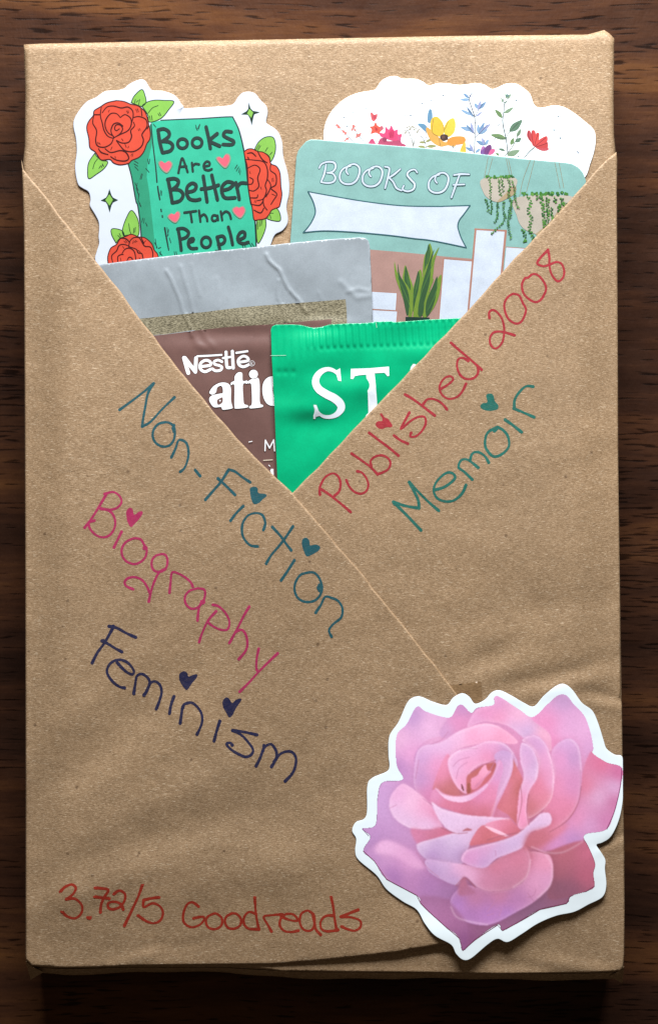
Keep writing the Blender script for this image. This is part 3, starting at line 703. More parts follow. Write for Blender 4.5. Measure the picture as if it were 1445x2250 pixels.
def f5(h):
    for b, t, wd in (((1185, 700), (1110, 685), 26), ((1185, 655), (1120, 650), 22), ((1190, 690), (1280, 685), 30), ((1180, 650), (1245, 620), 22)): h.fill(E_(leafpts(b, t, wd)), OLV)
    h.stroke(E_('1192,712 1170,640 1135,590'), 1.3, GST); h.stroke(E_('1168,640 1190,600 1185,565'), 1.1, GST)
    for s_ in ('1200,475 1203,390 1226,358 1242,400 1236,470', '1113,490 1170,492 1200,528 1192,565 1150,532'): h.fill(E_(s_), fp(92, 142, 178))
    h.fill(E_('1185,545 1200,520 1245,560 1300,610 1350,650 1445,640 1440,690 1380,680 1310,690 1230,640'), fp(232, 168, 72))
    h.fill(E_('1240,440 1285,428 1335,485 1342,570 1310,602 1240,572 1222,500'), fp(240, 190, 52))
    h.fill(E_('1345,520 1378,462 1428,440 1446,495 1432,565 1385,605 1348,580'), fp(244, 206, 60))
    h.fill(F_('15,592 60,570 140,570 162,600 132,632 40,640 5,622'), fp(250, 148, 56))
    h.fill(F_('112,705 128,650 155,612 162,660 160,706'), fp(240, 192, 60))
    for s_ in ('1250,445 1240,560 1290,598', '1340,500 1345,560', '1380,470 1350,540', '1300,610 1310,680'): h.stroke(E_(s_), 1.0, fp(120, 84, 40))
    h.stroke(F_('60,640 40,700'), 1.0, GST); h.stroke(F_('48,650 85,700'), 1.0, GST)
    h.dot(E_('1344,610')[0], 9.6, fp(58, 36, 34), ry=7.6, jag=.12); h.dot(E_('1338,606')[0], 4, fp(96, 62, 50), jag=.2)
flower('printed_flower', 'yellow and orange flower with a dark centre', f5)
def f6(h):
    BL = [fp(132, 170, 208), fp(108, 146, 188), fp(150, 160, 206)]
    for i, (b, t, wd) in enumerate((((195, 262), (115, 262), 26), ((190, 250), (140, 208), 24), ((198, 245), (205, 215), 16), ((270, 340), (232, 290), 30), ((272, 340), (330, 280), 30), ((265, 350), (285, 270), 26), ((205, 390), (120, 345), 24), ((225, 410), (170, 320), 22), ((245, 405), (300, 360), 16),
                                    ((215, 520), (118, 490), 34), ((222, 540), (165, 470), 26), ((225, 545), (205, 450), 24), ((270, 545), (265, 470), 30), ((272, 545), (318, 450), 30), ((275, 545), (368, 462), 28), ((275, 548), (345, 510), 24),
                                    ((320, 640), (250, 605), 30), ((322, 640), (295, 580), 24), ((325, 640), (352, 592), 24), ((225, 690), (160, 660), 26), ((225, 700), (195, 630), 22), ((240, 705), (285, 670), 22))):
        h.fill(F_(leafpts(b, t, wd)), BL[i % 3])
    h.stroke(F_('232,712 236,640 238,520 236,410 215,340 190,262 200,225 218,202'), [1.8, 2.0, 1.2], fp(52, 62, 80))
    for s_ in ('236,410 270,345 300,300', '236,405 205,370 175,335', '236,545 190,495', '245,575 300,520 340,470', '322,640 318,600'): h.stroke(F_(s_), 1.0, fp(62, 76, 104))
flower('printed_sprig', 'tall sprig of blue flowers', f6)
def f7(h):
    for s_, c in (('285,716 292,665 312,650 330,670 345,720', (120, 76, 150)), ('315,716 330,655 372,640 376,690 350,722', (108, 52, 118)), ('350,722 375,675 408,680 388,716', (226, 96, 150)), ('290,690 300,650 318,660', (190, 110, 180))): h.fill(F_(s_), fp(*c))
flower('printed_flower', 'small purple blossom at the card edge', f7)
def f8(h):
    G = [fp(104, 138, 84), fp(124, 154, 120), fp(86, 122, 96)]
    for i, (b, t, wd) in enumerate((((465, 415), (405, 345), 36), ((480, 375), (560, 325), 30), ((525, 528), (632, 432), 62), ((500, 590), (370, 555), 44), ((585, 570), (622, 505), 30), ((575, 615), (625, 580), 34), ((535, 640), (560, 580), 34), ((505, 725), (612, 685), 50), ((490, 690), (432, 672), 20), ((440, 730), (410, 708), 20),
                                    ((470, 290), (455, 240), 14), ((480, 290), (510, 265), 10), ((505, 255), (490, 212), 18), ((510, 255), (538, 210), 16))): h.fill(F_(leafpts(b, t, wd, 3)), G[i % 3])
    h.dot(F_('508,228')[0], 3.6, fp(92, 128, 124), jag=.3)
    h.stroke(F_('512,705 500,600 478,500 470,430 482,330 475,250'), [2, 2.4, 1.2], fp(60, 82, 86)); h.stroke(F_('488,730 540,670 580,600 615,520'), 1.3, fp(74, 98, 84)); h.stroke(F_('500,590 520,540 600,455'), 1.1, fp(70, 96, 76)); h.stroke(F_('478,320 505,270 515,240'), 1.0, fp(84, 100, 96)); h.stroke(F_('500,592 410,580 396,630'), 1.0, fp(84, 104, 96))
flower('printed_sprig', 'green leafy stem', f8)
def f9(h):
    h.stroke(F_('732,662 690,700 648,750'), [2.4, 1.6], fp(54, 84, 84))
    for s_, c in (('672,565 680,520 700,524 710,560 718,620 700,612', (196, 58, 66)), ('745,662 800,690 848,684 850,664 790,650', (206, 70, 80)), ('738,658 800,640 840,610 846,660 800,668', (210, 58, 60)), ('736,655 770,600 836,566 842,612 800,642', (220, 62, 62)), ('712,520 728,515 745,540 738,620 725,650 706,600', (218, 60, 60)), ('730,655 742,560 758,538 776,546 768,610 742,650', (224, 66, 62))): h.fill(F_(s_), fp(*c))
    for s_ in ('735,650 750,590 765,550', '738,655 790,612 830,580', '728,640 715,580 712,530', '742,658 800,640 842,625', '700,600 685,560 684,530'): h.stroke(F_(s_), 1.0, fp(96, 24, 34))
flower('printed_flower', 'red flower on a short stem at the right', f9)
def f10(h):
    for s_ in ('440,425', '460,435', '545,388', '660,358', '675,362', '660,305', '845,408', '1002,412', '1050,418', '1050,205', '1150,308', '1232,285', '1338,240', '490,510', '520,525', '595,645', '548,600', '865,160'): h.dot(E_(s_)[0], R.uniform(.7, 1.9), fp(96, 120, 140), jag=.4)
    for s_ in ('935,402', '898,515', '952,583', '1098,700', '582,268', '438,472', '600,738', '240,455'): h.dot(F_(s_)[0], R.uniform(.9, 2.3), fp(110, 140, 156), jag=.4)
    h.stroke(F_('1090,690 1104,710'), 1.4, fp(96, 110, 140)); h.stroke(F_('432,478 442,468'), 1.2, fp(90, 110, 120))
flower('printed_speckles', 'scattered blue-grey paint specks', f10)

# ------------------------------------------------------------------ pale green card with a banner
EC = 2.5
def cp(*c): return pr(*c, e=EC)
card = empty('reading_card', 'pale green card headed BOOKS OF with a blank banner, bookshelf blocks and hanging plants', 'bookmark card')
zc = flat(.00062)
cout = [(651, 345), (655, 331), (662, 322), (672, 311), (682, 306.5), (700, 307), (950, 327), (1140, 348), (1240, 357), (1256, 360), (1270, 368), (1280, 380), (1286, 396), (1286, 410), (1262, 560), (1180, 640), (1030, 780), (760, 800), (620, 780), (637, 540)]
sheet('card_stock', dens(cout, 9), zc, cp(158, 208, 202), card, grid=16, thick=.00025, rnd=.00006, roundw=3, edge_mat=pr(226, 236, 232, e=1.6))
PKB = cp(199, 158, 148); LAV = pr(222, 232, 248, e=2.12); LAVL = cp(200, 204, 220); FRM = cp(202, 146, 128); TLN = cp(62, 112, 122)
a = Art('printed_block', card, zc, 1.2e-5, 'dusty pink wall below the pale green')
a.fill(G_('30,470 735,488 1000,510 1300,540 1350,546') + H_('60,540 370,565 372,1400 60,1400') + [(640, 790)], PKB, sm=False); a.build()
def block(pts, fr=True, lines=None):
    b_ = Art('printed_block', card, zc, 2.2e-5); b_.fill(pts, LAV, sm=False)
    for l, w_ in (lines or []): b_.stroke(l, w_, FRM, sm=False)
    b_.build()
block(G_('600,822 745,838 955,851 945,995 745,982 600,975'), lines=[(G_('745,838 955,851'), 1.2), (G_('958,851 948,995'), 1.4)])
block(G_('600,985 745,994 958,1006 950,1100 745,1100 600,1100'), lines=[(G_('600,980 745,988 955,1001'), 2.2), (G_('962,1000 954,1100'), 2)])
block(H_('130,568 372,588 322,1100 88,1100'), lines=[(H_('130,566 86,1100'), 2.4), (H_('130,562 372,582'), 2.4)])
block(H_('400,325 640,338 610,700 560,1100 330,1100'), lines=[(H_('396,320 330,1060'), 4.2), (H_('392,318 648,332'), 3.8), (H_('648,332 598,860'), 5)])
block(H_('652,470 830,482 980,500 900,900 610,900'), lines=[(H_('650,466 880,484'), 1.6)])
b_ = Art('printed_banner', card, zc, 4e-5, 'blank white ribbon banner')
top = G_('215,4 400,38 700,88 1000,122 1300,128') + H_('150,126 350,120'); right = H_('300,190 262,240 247,290 258,340 280,400 318,472'); bot = H_('150,436 0,408') + G_('1100,396 900,370 600,343 350,332 175,346'); left = G_('215,300 248,250 276,180 268,120 250,70')
b_.fill(top+right+bot+left, LAV, sm=False)
for l in (top, [top[-1]]+right, [right[-1]]+bot, [bot[-1]]+left+[top[0]]): b_.stroke(l, 2.6, TLN)
b_.build()
b_ = Art('printed_lettering', card, zc, 4e-5, 'outlined script words BOOKS OF')
def glyph(cc, lst, w0=7.0, w1=4.4):
    for s_ in lst: b_.stroke(cc(s_) if isinstance(s_, str) else cc(s_), [w0*.75, w0, w0*.8], TLN)
    for s_ in lst: b_.stroke(cc(s_), [w1*.7, w1, w1*.75], LAV)
def sh(s_, dx, dy): return [(float(p.split(',')[0])+dx, float(p.split(',')[1])+dy) for p in s_.split()]
Oo = '500,935 482,905 500,862 555,845 595,872 600,920 575,985 530,1018 470,1018 430,985 430,925 465,880 520,862'
glyph(E_, ['305,850 290,930 262,1000', '245,880 265,845 320,825 375,832 390,870 365,910 315,922', '315,922 365,930 388,965 370,1000 320,1012 262,1004'])
for dx, dy in ((0, 0), (200, 20), (782, 76)): glyph(E_, [sh(Oo, dx, dy)])
glyph(E_, ['822,868 862,882 850,960 825,1058', '960,888 905,935 858,965', '858,965 895,1000 925,1055 970,1078', '1108,920 1085,893 1040,905 1020,940 1055,985 1085,1020 1075,1065 1025,1085 980,1068 990,1035'])
glyph(F_, ['62,892 120,884 190,886', '110,890 75,985 42,1080', '58,974 150,970'])
b_.build()
# hanging pots with trailing plants
def clipok(p): return p[0] < 1275
VG = [cp(78, 142, 62), cp(112, 172, 78), cp(52, 112, 60), cp(88, 156, 70)]
def pot(body, shade, ropes, rim, vines, rdot):
    b_ = Art('printed_hanging_plant', card, zc, 4.5e-5, 'beige pot with trailing green vines')
    for r_ in ropes: b_.stroke(F_(r_), .9, cp(176, 160, 128))
    b_.fill(F_(body), cp(214, 203, 188)); b_.fill(F_(shade), cp(202, 178, 142))
    (xa, ya), (xb, yb) = F_(rim)
    for i in range(46):
        t = R.random(); b_.dot((xa+(xb-xa)*t, ya+(yb-ya)*t+R.uniform(-3, 3)), R.uniform(1.3, 2.4)*rdot, VG[R.randrange(4)], jag=.3)
    for v in vines:
        q = smooth(F_(v), False, 3.1)
        b_.stroke(F_(v), .8, VG[2])
        for i, p in enumerate(q):
            sd = 1 if i % 2 else -1
            b_.dot((p[0]+sd*R.uniform(.6, 2.2)*rdot, p[1]+R.uniform(-1, 1)), R.uniform(1.0, 1.9)*rdot, VG[R.randrange(4)], ry=R.uniform(1., 1.7)*rdot, jag=.25)
    b_.build()
pot('300,925 568,915 578,1000 560,1050 450,1115 370,1100 310,1040', '578,985 568,1050 450,1115 425,1112 500,1040 520,1010', ['385,752 345,900', '348,745 315,920', '500,755 530,900', '518,760 548,900'], '325,910 562,905',
    ['362,930 370,1000 368,1080 378,1150 372,1215', '332,1095 345,1150 350,1200', '440,930 442,1000 455,1060', '465,930 470,990 475,1030', '430,1125 425,1190 425,1240 402,1290', '480,1115 478,1180 490,1230 470,1290 430,1330 375,1385',
     '520,930 530,990 520,1060 540,1120 525,1200 515,1300 540,1420', '550,940 565,1000 570,1040 580,1110 600,1165', '545,1100 540,1180 535,1240'], 1.08)
pot('582,1082 1025,1066 1028,1140 960,1230 800,1376 745,1385 640,1335 590,1240', '1030,1115 1022,1160 900,1290 800,1376 745,1385 860,1290 940,1180', ['735,768 668,1030', '700,768 640,930 608,1080', '905,785 948,1000', '940,785 980,1000'], '632,1052 1005,1046',
    ['680,1075 705,1120 685,1190 710,1260 695,1330 715,1400 735,1440', '640,1350 655,1400 660,1445', '790,1070 800,1130 810,1200 820,1300', '845,1085 845,1150 850,1220 835,1280 825,1320', '880,1170 880,1220 895,1260', '905,1080 910,1120', '960,1085 975,1120 940,1160 935,1200', '995,1120 1000,1170', '760,1060 765,1090'], 1.5)
b_ = Art('printed_snake_plant', card, zc, 6e-5, 'snake plant with upright green leaves in a dark pot')
DG = cp(66, 104, 66); LG = cp(134, 166, 66); MG = cp(92, 140, 72)
def sl(s_, hl=None, hl2=None):
    b_.fill(G_(s_), LG)
    q = G_(s_); cx = sum(p[0] for p in q)/len(q); cy = sum(p[1] for p in q)/len(q)
    b_.fill([(cx+(x-cx)*.62-.6, cy+(y-cy)*.93) for x, y in q], DG)
    if hl: b_.stroke(G_(hl), [.8, 1.8, .8], MG)
sl('1028,620 1065,720 1090,800 1075,860 1035,830 1005,740 1010,680', '1030,680 1050,760 1060,830')
sl('936,588 965,690 1045,790 1090,900 1080,1050 1055,1052 1005,890 945,720', '950,700 1010,820 1060,950 1068,1040')
sl('1148,655 1168,725 1140,850 1100,960 1080,1020 1082,860 1105,765', '1140,700 1120,800 1095,900')
sl('1232,435 1254,520 1215,620 1172,700 1182,560 1208,490', '1225,480 1215,560 1190,640')
sl('1326,698 1312,850 1272,960 1205,1050 1172,1045 1178,930 1255,800', '1305,760 1270,880 1210,1000')
sl('1308,468 1272,580 1248,760 1190,910 1155,1052 1092,1052 1128,850 1188,690 1250,560', '1270,560 1220,700 1160,850 1120,1040')
b_.fill(G_('1195,640 1215,620 1160,800 1140,920 1120,1040 1100,1045 1130,860'), LG)
b_.fill(G_('1240,760 1262,740 1200,900 1178,950'), LG)
b_.fill(G_('1028,1050 1228,1056 1230,1110 1030,1110'), cp(34, 66, 58), sm=False); b_.build()

# ------------------------------------------------------------------ cocoa sachet (silver and brown)
ESX = 1.78
def xp(*c, rough=.3): return pr(*c, e=ESX, rough=rough, kind='foil')
def ridge(x, y, pts, amp, sg):
    d = segdist(pts, x, y, closed=False); return amp*np.exp(-.5*(d/sg)**2)
RIDG = [(N_('340,235 360,285 400,325 460,375 490,450 530,530 590,600 630,640 660,700 700,750'), .00026, 2.3), (N_('450,465 438,540 445,620 465,680 500,730 510,830'), .00018, 2.0), (N_('540,560 525,640 500,700'), .00010, 1.8), (N_('470,385 450,470'), .00006, 2.5),
        (Q_('665,380 700,440 740,530 790,650 810,740 880,890 890,960'), .00020, 2.3), (Q_('790,340 830,480 870,600 900,740 930,880'), .00014, 2.4), (Q_('890,330 920,460 960,600'), .00008, 3), (Q_('1110,450 1130,600 1120,700'), .00006, 4),
        (N_('1000,480 1080,560 1140,620 1260,600'), .00013, 4.5), (N_('1050,570 1150,540 1250,560'), .00010, 3), (N_('800,570 830,640'), .00007, 2), (Q_('900,930 930,1030 1000,1060'), .00016, 6), (Q_('980,900 1030,1000 1080,1050'), .00010, 5)]
def z_cocoa(x, y):
    z = H0+.0013+0*x
    for p, a_, s_ in RIDG: z = z+ridge(x, y, p, a_, s_)
    z = z+(.00024*np.sin(x*.021+y*.012)+.00013*np.sin(y*.033-x*.017))*(1-.7*ss((x-560)/60)*ss((y-690)/20))
    z = z+.00028*np.exp(-.5*(((x-470)/110)**2+((y-765)/16)**2))-.0003*np.exp(-.5*(((x-560)/100)**2+((y-733)/12)**2))
    return z
cocoa = empty('cocoa_sachet', 'silver and brown foil drink sachet with white lettering, tucked in the left of the pocket', 'sachet')
co = [(196, 586), (236, 579), (330, 567), (430, 556), (540, 545), (640, 533.5), (720, 526), (790, 521.5), (802, 523), (809, 529), (812, 540), (815, 600), (818, 700), (820, 780), (800, 900), (640, 1085), (560, 1090), (450, 1010), (300, 850), (200, 720), (180, 620)]
band = Q_('300,815 500,797 700,775 1000,745 1330,703') + N_('250,692 640,664 1040,632 1050,760 1052,900 500,990') + Q_('900,905 650,942 400,960')
brown = Q_('400,965 640,945 800,925 960,903 1200,878 1445,862') + N_('400,853 700,825 914,808 916,1300 916,1900 300,2600') + [(400, 1100), (300, 800)]
SIL = xp(156, 164, 171, rough=.4); BND = newmat('gold_band')
mt, nt_, b_p = BND; g_ = nt_.nodes.new('ShaderNodeNewGeometry').outputs['Position']
nz = noise(nt_, g_, 3600, 2, .6, (.6, 2.2, 1), .5)
nt_.links.new(ramp(nt_, nz, [(.38, (.05, .042, .026)), (.5, (.145, .125, .078)), (.64, (.25, .22, .15))]), b_p.inputs['Base Color']); b_p.inputs['Roughness'].default_value = .42
BRW = xp(122, 90, 84, rough=.34)
sheet('foil_front', dens(co, 8), z_cocoa, SIL, cocoa, grid=4.2, thick=.0003, rnd=.00008, roundw=3, regions=((dens(band, 10), mt), (dens(brown, 10), BRW)), edge_mat=xp(236, 238, 240))
XW = pr(250, 250, 252, e=1.5, kind='white'); XS = xp(84, 56, 52)
b_ = Art('printed_lettering', cocoa, z_cocoa, 4.5e-5, 'white maker name and flavour words on the brown foil')
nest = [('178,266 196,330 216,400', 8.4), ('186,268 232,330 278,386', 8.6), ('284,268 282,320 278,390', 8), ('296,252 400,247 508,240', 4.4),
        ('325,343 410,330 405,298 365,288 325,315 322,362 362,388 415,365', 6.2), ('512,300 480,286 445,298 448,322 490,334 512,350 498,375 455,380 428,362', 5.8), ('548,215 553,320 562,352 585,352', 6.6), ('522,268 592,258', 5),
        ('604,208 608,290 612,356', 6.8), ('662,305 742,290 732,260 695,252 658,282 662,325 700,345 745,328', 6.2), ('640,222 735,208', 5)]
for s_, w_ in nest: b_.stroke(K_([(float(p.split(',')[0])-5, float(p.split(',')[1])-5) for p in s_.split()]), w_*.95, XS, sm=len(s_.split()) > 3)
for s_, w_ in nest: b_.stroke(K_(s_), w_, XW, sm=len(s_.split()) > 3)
b_.stroke(K_([(776+24*math.cos(t), 315+24*math.sin(t)) for t in np.arange(0, 6.2, .5)]), .9, XW, closed=True); b_.stroke(K_('769,328 769,303 782,305 780,314 770,315 783,328'), .9, XW, sm=False)
big = ['625,430 652,396 690,400 696,468 735,466 738,494 698,500 702,640 712,676 736,682 740,702 640,714 622,690 622,508 592,508 594,482 622,468',
       '748,468 836,450 846,655 870,680 868,700 760,712 756,690 776,668 770,498 748,494',
       '960,428 915,440 880,480 868,545 880,620 912,672 962,690 1010,680 1010,610 970,600 962,520 1010,500 1010,440']
bigA = '405,560 440,515 500,485 560,490 590,530 592,640 604,692 602,712 520,724 505,700 440,700 400,640 420,600 500,580 520,575 518,530 500,512 470,530 460,570 430,590 405,580'
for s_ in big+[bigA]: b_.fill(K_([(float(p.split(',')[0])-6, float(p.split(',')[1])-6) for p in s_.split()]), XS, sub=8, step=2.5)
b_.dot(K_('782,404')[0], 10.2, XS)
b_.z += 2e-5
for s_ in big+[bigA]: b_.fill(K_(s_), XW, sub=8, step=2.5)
b_.fill(K_('478,680 470,640 500,620 518,616 516,660'), BRW, step=2.5)
b_.z += 5e-5
b_.dot(K_('790,410')[0], 9.8, XW)
for s_, w_ in (('892,1085 895,992', 2.6), ('895,992 932,1062', 2.6), ('932,1062 968,990', 2.6), ('968,990 976,1086', 2.8), ('750,1008 778,1002', 1.8)): b_.stroke(K_(s_), w_, XW, sm=False)
b_.stroke(K_('878,1170 958,1165'), 1.6, pr(226, 214, 190, e=1.5)); b_.stroke(K_('925,1212 935,1222'), 1.6, XW); b_.fill(K_('938,1262 945,1245 965,1245 968,1300 975,1320 960,1310'), XW, sm=False)
b_.build()

# ------------------------------------------------------------------ green coffee sachet
EG = 1.62
def gp(*c, rough=.26): return pr(*c, e=EG, rough=rough, kind='foil')
def z_green(x, y):
    z = H0+.00225+0*x
    top = 714-(x-600)*.034
    v = y-top
    env = ss(v/8)*(1-ss((v-48)/12))*ss((x-640)/60)
    z = z+.00017*env*np.sin((x-y*.06)*2*math.pi/14.6)
    z = z+.00006*ss(v/6)*(1-ss((v-60)/20))*(1-ss((x-660)/40))*np.sin(x*2*math.pi/16)
    for k in range(26):
        cx = 706+14.6*k; z = z-.00014*np.exp(-.5*(((x-cx)/3.2)**2+((v-56+.0*k)/3.4)**2))+.00005*np.exp(-.5*(((x-cx-7)/3)**2+((v-14)/3)**2))*(1 if cx > 810 else 0)
    for cx, cy in ((612, 818), (627, 818), (644, 818)): z = z-.00016*np.exp(-.5*(((x-cx)/4)**2+((y-cy)/4.5)**2))
    z = z-.00042*np.exp(-.5*(((x-700)/42)**2+((v-10)/12)**2))                 # curled top edge
    z = z+.00036*np.exp(-.5*(((x-720)/150)**2+((y-800)/45)**2))+.00036*np.exp(-.5*(((x-780)/70)**2+((y-850)/24)**2))-.0004*np.exp(-.5*(((x-765)/60)**2+((y-822)/18)**2))
    z = z-.0004*np.exp(-.5*(((x-690)/40)**2+((y-930)/20)**2))+.00036*np.exp(-.5*(((x-660)/50)**2+((y-900)/16)**2))+.00010*np.sin(y*.05+x*.02)+.00008*np.sin(x*.045-y*.02)
    z = z+.00025*np.exp(-.5*(((x-960)/70)**2+((y-775)/16)**2))
    return z
green = empty('coffee_sachet', 'bright green foil sachet with white letters ST, in the point of the pocket', 'sachet')
go = [(595, 724), (598, 717), (606, 713.5), (640, 713), (660, 714), (676, 718), (690, 720.5), (706, 718.5), (722, 713.5), (760, 711), (800, 710), (818, 708.5), (822, 707), (862, 706), (866, 708), (940, 702.5), (1010, 699), (1100, 694), (1000, 812), (900, 915), (800, 1010), (690, 1110), (640, 1140), (612, 1100), (609, 1050), (606, 980), (603, 900), (600, 840), (597, 790)]
GF = gp(0, 177, 122)
sheet('foil_front', dens(go, 5), z_green, GF, green, grid=3.6, thick=.00025, rnd=.00005, roundw=2.5, edge_mat=gp(225, 235, 228))
GW = pr(236, 243, 252, e=1.5, kind='white')
b_ = Art('printed_lettering', green, z_green, 6e-5, 'large white serif letters ST')
pw = [(546, 500, 12), (528, 462, 22), (495, 438, 27), (455, 431, 31), (412, 448, 40), (380, 485, 47), (372, 530, 52), (395, 575, 56), (450, 612, 58), (505, 640, 60), (545, 675, 60), (556, 712, 54), (530, 752, 40), (482, 774, 28), (430, 772, 24), (392, 745, 20), (368, 700, 12)]
b_.stroke(L_([(x, y) for x, y, _ in pw]), [w_*L_.k for _, _, w_ in pw], GW, caps=False)
b_.fill(L_('520,440 548,424 552,470 556,518 534,512 522,470'), GW, sm=False, sub=5); b_.fill(L_('357,688 378,690 396,742 400,768 372,775 370,790 356,790'), GW, sm=False, sub=5)
b_.fill(L_('626,428 760,424 900,412 902,478 890,482 868,456 800,460 735,470 690,474 655,480 640,502 624,500'), GW, sm=False, sub=8)
b_.fill(L_('735,462 796,458 806,560 816,700 806,740 845,745 845,790 720,800 735,765 752,745 748,600'), GW, sm=False, sub=8)
b_.fill(L_('1045,470 1058,415 1075,392 1092,395 1120,470 1100,480 1075,430 1060,475'), GW, sm=False)
b_.stroke(L_('46,333 158,331'), .9, gp(190, 226, 208), sm=False); b_.stroke(L_('806,92 812,130'), .9, gp(200, 230, 214), sm=False)
b_.build()

# ------------------------------------------------------------------ pink rose sticker: a colour print on white vinyl
ER = 1.22
rs = empty('rose_sticker', 'large white-bordered sticker of a pink rose over the lower right corner of the parcel', 'sticker')
def z_rose(x, y):
    return z_left(x, np.minimum(y, 2060))-.6*dents(x, np.minimum(y, 2060))+.00032+.0003*ss((y-1980)/90)
ro = M_('330,120 370,115 430,140 498,156 530,120 575,98 610,115 640,150 690,128 720,95 760,83 820,110 880,145 930,163 980,110 1040,62 1080,52 1120,80 1168,145 1220,185 1250,250 1275,330 1290,372 1330,402 1366,410 1371,460 1371,560 1369,640 1350,730 1312,808 1270,838 1240,850 1262,885 1284,925 1282,970 1289,1050 1270,1108 1200,1146 1130,1182 1040,1202 950,1240 870,1292 800,1332 750,1316 700,1345 620,1412 580,1420 545,1390 520,1345 440,1300 390,1240 350,1172 280,1130 200,1070 150,1000 62,925 45,880 50,820 30,780 48,738 100,705 105,560 130,518 200,487 215,460 210,400 215,310 260,240 300,150')
RWH = pr(226, 236, 242, kind='white', e=1.12)
sheet('backing_sheet', smooth(ro, True, 4), z_rose, RWH, rs, grid=9, thick=.00012, rnd=.00003, roundw=1, edge_mat=pr(150, 165, 190, e=1.0))
inner = '350,165 400,190 510,218 550,165 575,155 620,195 650,170 730,155 733,120 760,115 860,180 925,215 1000,150 1050,108 1090,108 1130,155 1180,210 1210,290 1225,370 1222,395 1290,440 1366,468 1360,560 1330,680 1290,772 1190,795 1180,825 1200,860 1232,940 1224,990 1230,1055 1190,1080 1110,1105 1092,1140 960,1170 850,1235 775,1275 750,1245 640,1320 578,1374 560,1310 500,1260 420,1192 370,1140 350,1100 200,1020 140,930 85,880 120,810 80,770 145,750 155,620 180,540 280,525 250,450 250,310 300,250'
def pl(s_): return [tuple(float(v) for v in t.split(',')) for t in s_.split()]
GS = 2.7                                   # print resolution in crop units
gx = np.arange(70, 1380, GS); gy = np.arange(100, 1385, GS); GX, GY = np.meshgrid(gx, gy)
CAN = np.zeros(GX.shape+(3,))
def blur(a, s_):
    if s_ <= 0: return a
    s_ = s_*3.6/GS; r = int(3*s_)+1; k = np.exp(-.5*(np.arange(-r, r+1)/s_)**2); k /= k.sum()
    for ax in (0, 1):
        p = np.pad(a, [(r, r) if i == ax else (0, 0) for i in range(a.ndim)], mode='edge'); o = np.zeros_like(a)
        for i, kk in enumerate(k): o += kk*(p[i:i+a.shape[0]] if ax == 0 else p[:, i:i+a.shape[1]])
        a = o
    return a
def petal(out, cols, soft=.9, shade=.28, sw=5.0, lip=0.0, power=2.6, tint=(.80, .42, .52)):
    global CAN
    q = smooth(pl(out), True, 8); m = blur(inside(q, GX, GY).astype(float), soft)
    if shade:                               # tone of the print where petals overlap
        d = blur(m, sw); k = np.clip(d*1.25, 0, 1)*shade*(1-m)
        CAN = CAN*(1-k[..., None])+CAN*np.array(tint)*k[..., None]
    ws = []; acc = np.zeros(CAN.shape); tot = np.zeros(GX.shape)
    for x, y, c in cols:
        w_ = 1/(((GX-x)**2+(GY-y)**2+1600)**(power/2)); acc += w_[..., None]*np.array(lin(c)); tot += w_
    col = acc/tot[..., None]
    if lip:
        k = (np.clip((m-blur(m, 1.3))*2.4, 0, 1)*.8+np.clip((m-blur(m, 4.5))*1.5, 0, 1)*.55)*lip
        col = col*(1-k[..., None])+np.array(lin((236, 208, 238)))*k[..., None]
    CAN = CAN*(1-m[..., None])+col*m[..., None]
petal(inner, [(300, 200, (208, 158, 215)), (400, 260, (230, 170, 220)), (300, 400, (205, 140, 215)), (560, 180, (215, 140, 205)), (1050, 130, (205, 150, 215)), (1150, 300, (220, 160, 220)), (1000, 250, (232, 140, 200)), (1290, 470, (230, 96, 156)), (1300, 600, (220, 130, 200)),
    (1150, 950, (196, 88, 124)), (1150, 1070, (150, 84, 122)), (900, 1200, (142, 84, 134)), (680, 1270, (150, 76, 136)), (590, 1320, (150, 66, 140)), (450, 1180, (176, 98, 166)), (250, 950, (200, 140, 210)), (120, 850, (182, 130, 206)), (190, 640, (196, 150, 220)), (700, 600, (230, 120, 160))], soft=.6, shade=0)
petal('345,150 510,215 480,300 400,330 340,400 330,530 270,530 240,450 240,310 290,250', [(330, 215, (184, 140, 212)), (420, 265, (226, 176, 226)), (270, 325, (222, 168, 218)), (262, 460, (184, 124, 204)), (320, 400, (226, 150, 214)), (460, 250, (216, 160, 216))])
petal('505,222 545,160 575,148 620,190 620,250 560,300 480,320 465,285', [(575, 178, (190, 130, 202)), (565, 240, (234, 132, 196)), (490, 285, (204, 152, 214)), (600, 260, (222, 140, 200))], shade=.2)
petal('600,265 645,180 730,150 728,110 765,108 860,178 960,235 1012,300 1015,385 900,335 800,260 680,240', [(742, 135, (214, 142, 208)), (690, 195, (232, 134, 196)), (650, 230, (222, 150, 212)), (850, 215, (240, 172, 212)), (900, 290, (188, 168, 228)), (840, 262, (206, 168, 222)), (975, 300, (240, 172, 208)), (990, 350, (234, 160, 204)), (760, 220, (240, 140, 192))], lip=.35)
petal('915,215 1000,145 1050,100 1095,100 1190,205 1235,380 1220,500 1160,540 1140,400 1100,330 1025,385 1008,300', [(1080, 140, (188, 146, 210)), (1000, 250, (236, 132, 196)), (1120, 250, (214, 156, 216)), (1205, 380, (210, 152, 216)), (1080, 300, (222, 162, 222)), (1030, 330, (236, 124, 188)), (1180, 480, (226, 140, 196)), (1170, 270, (224, 166, 224))], shade=.35)
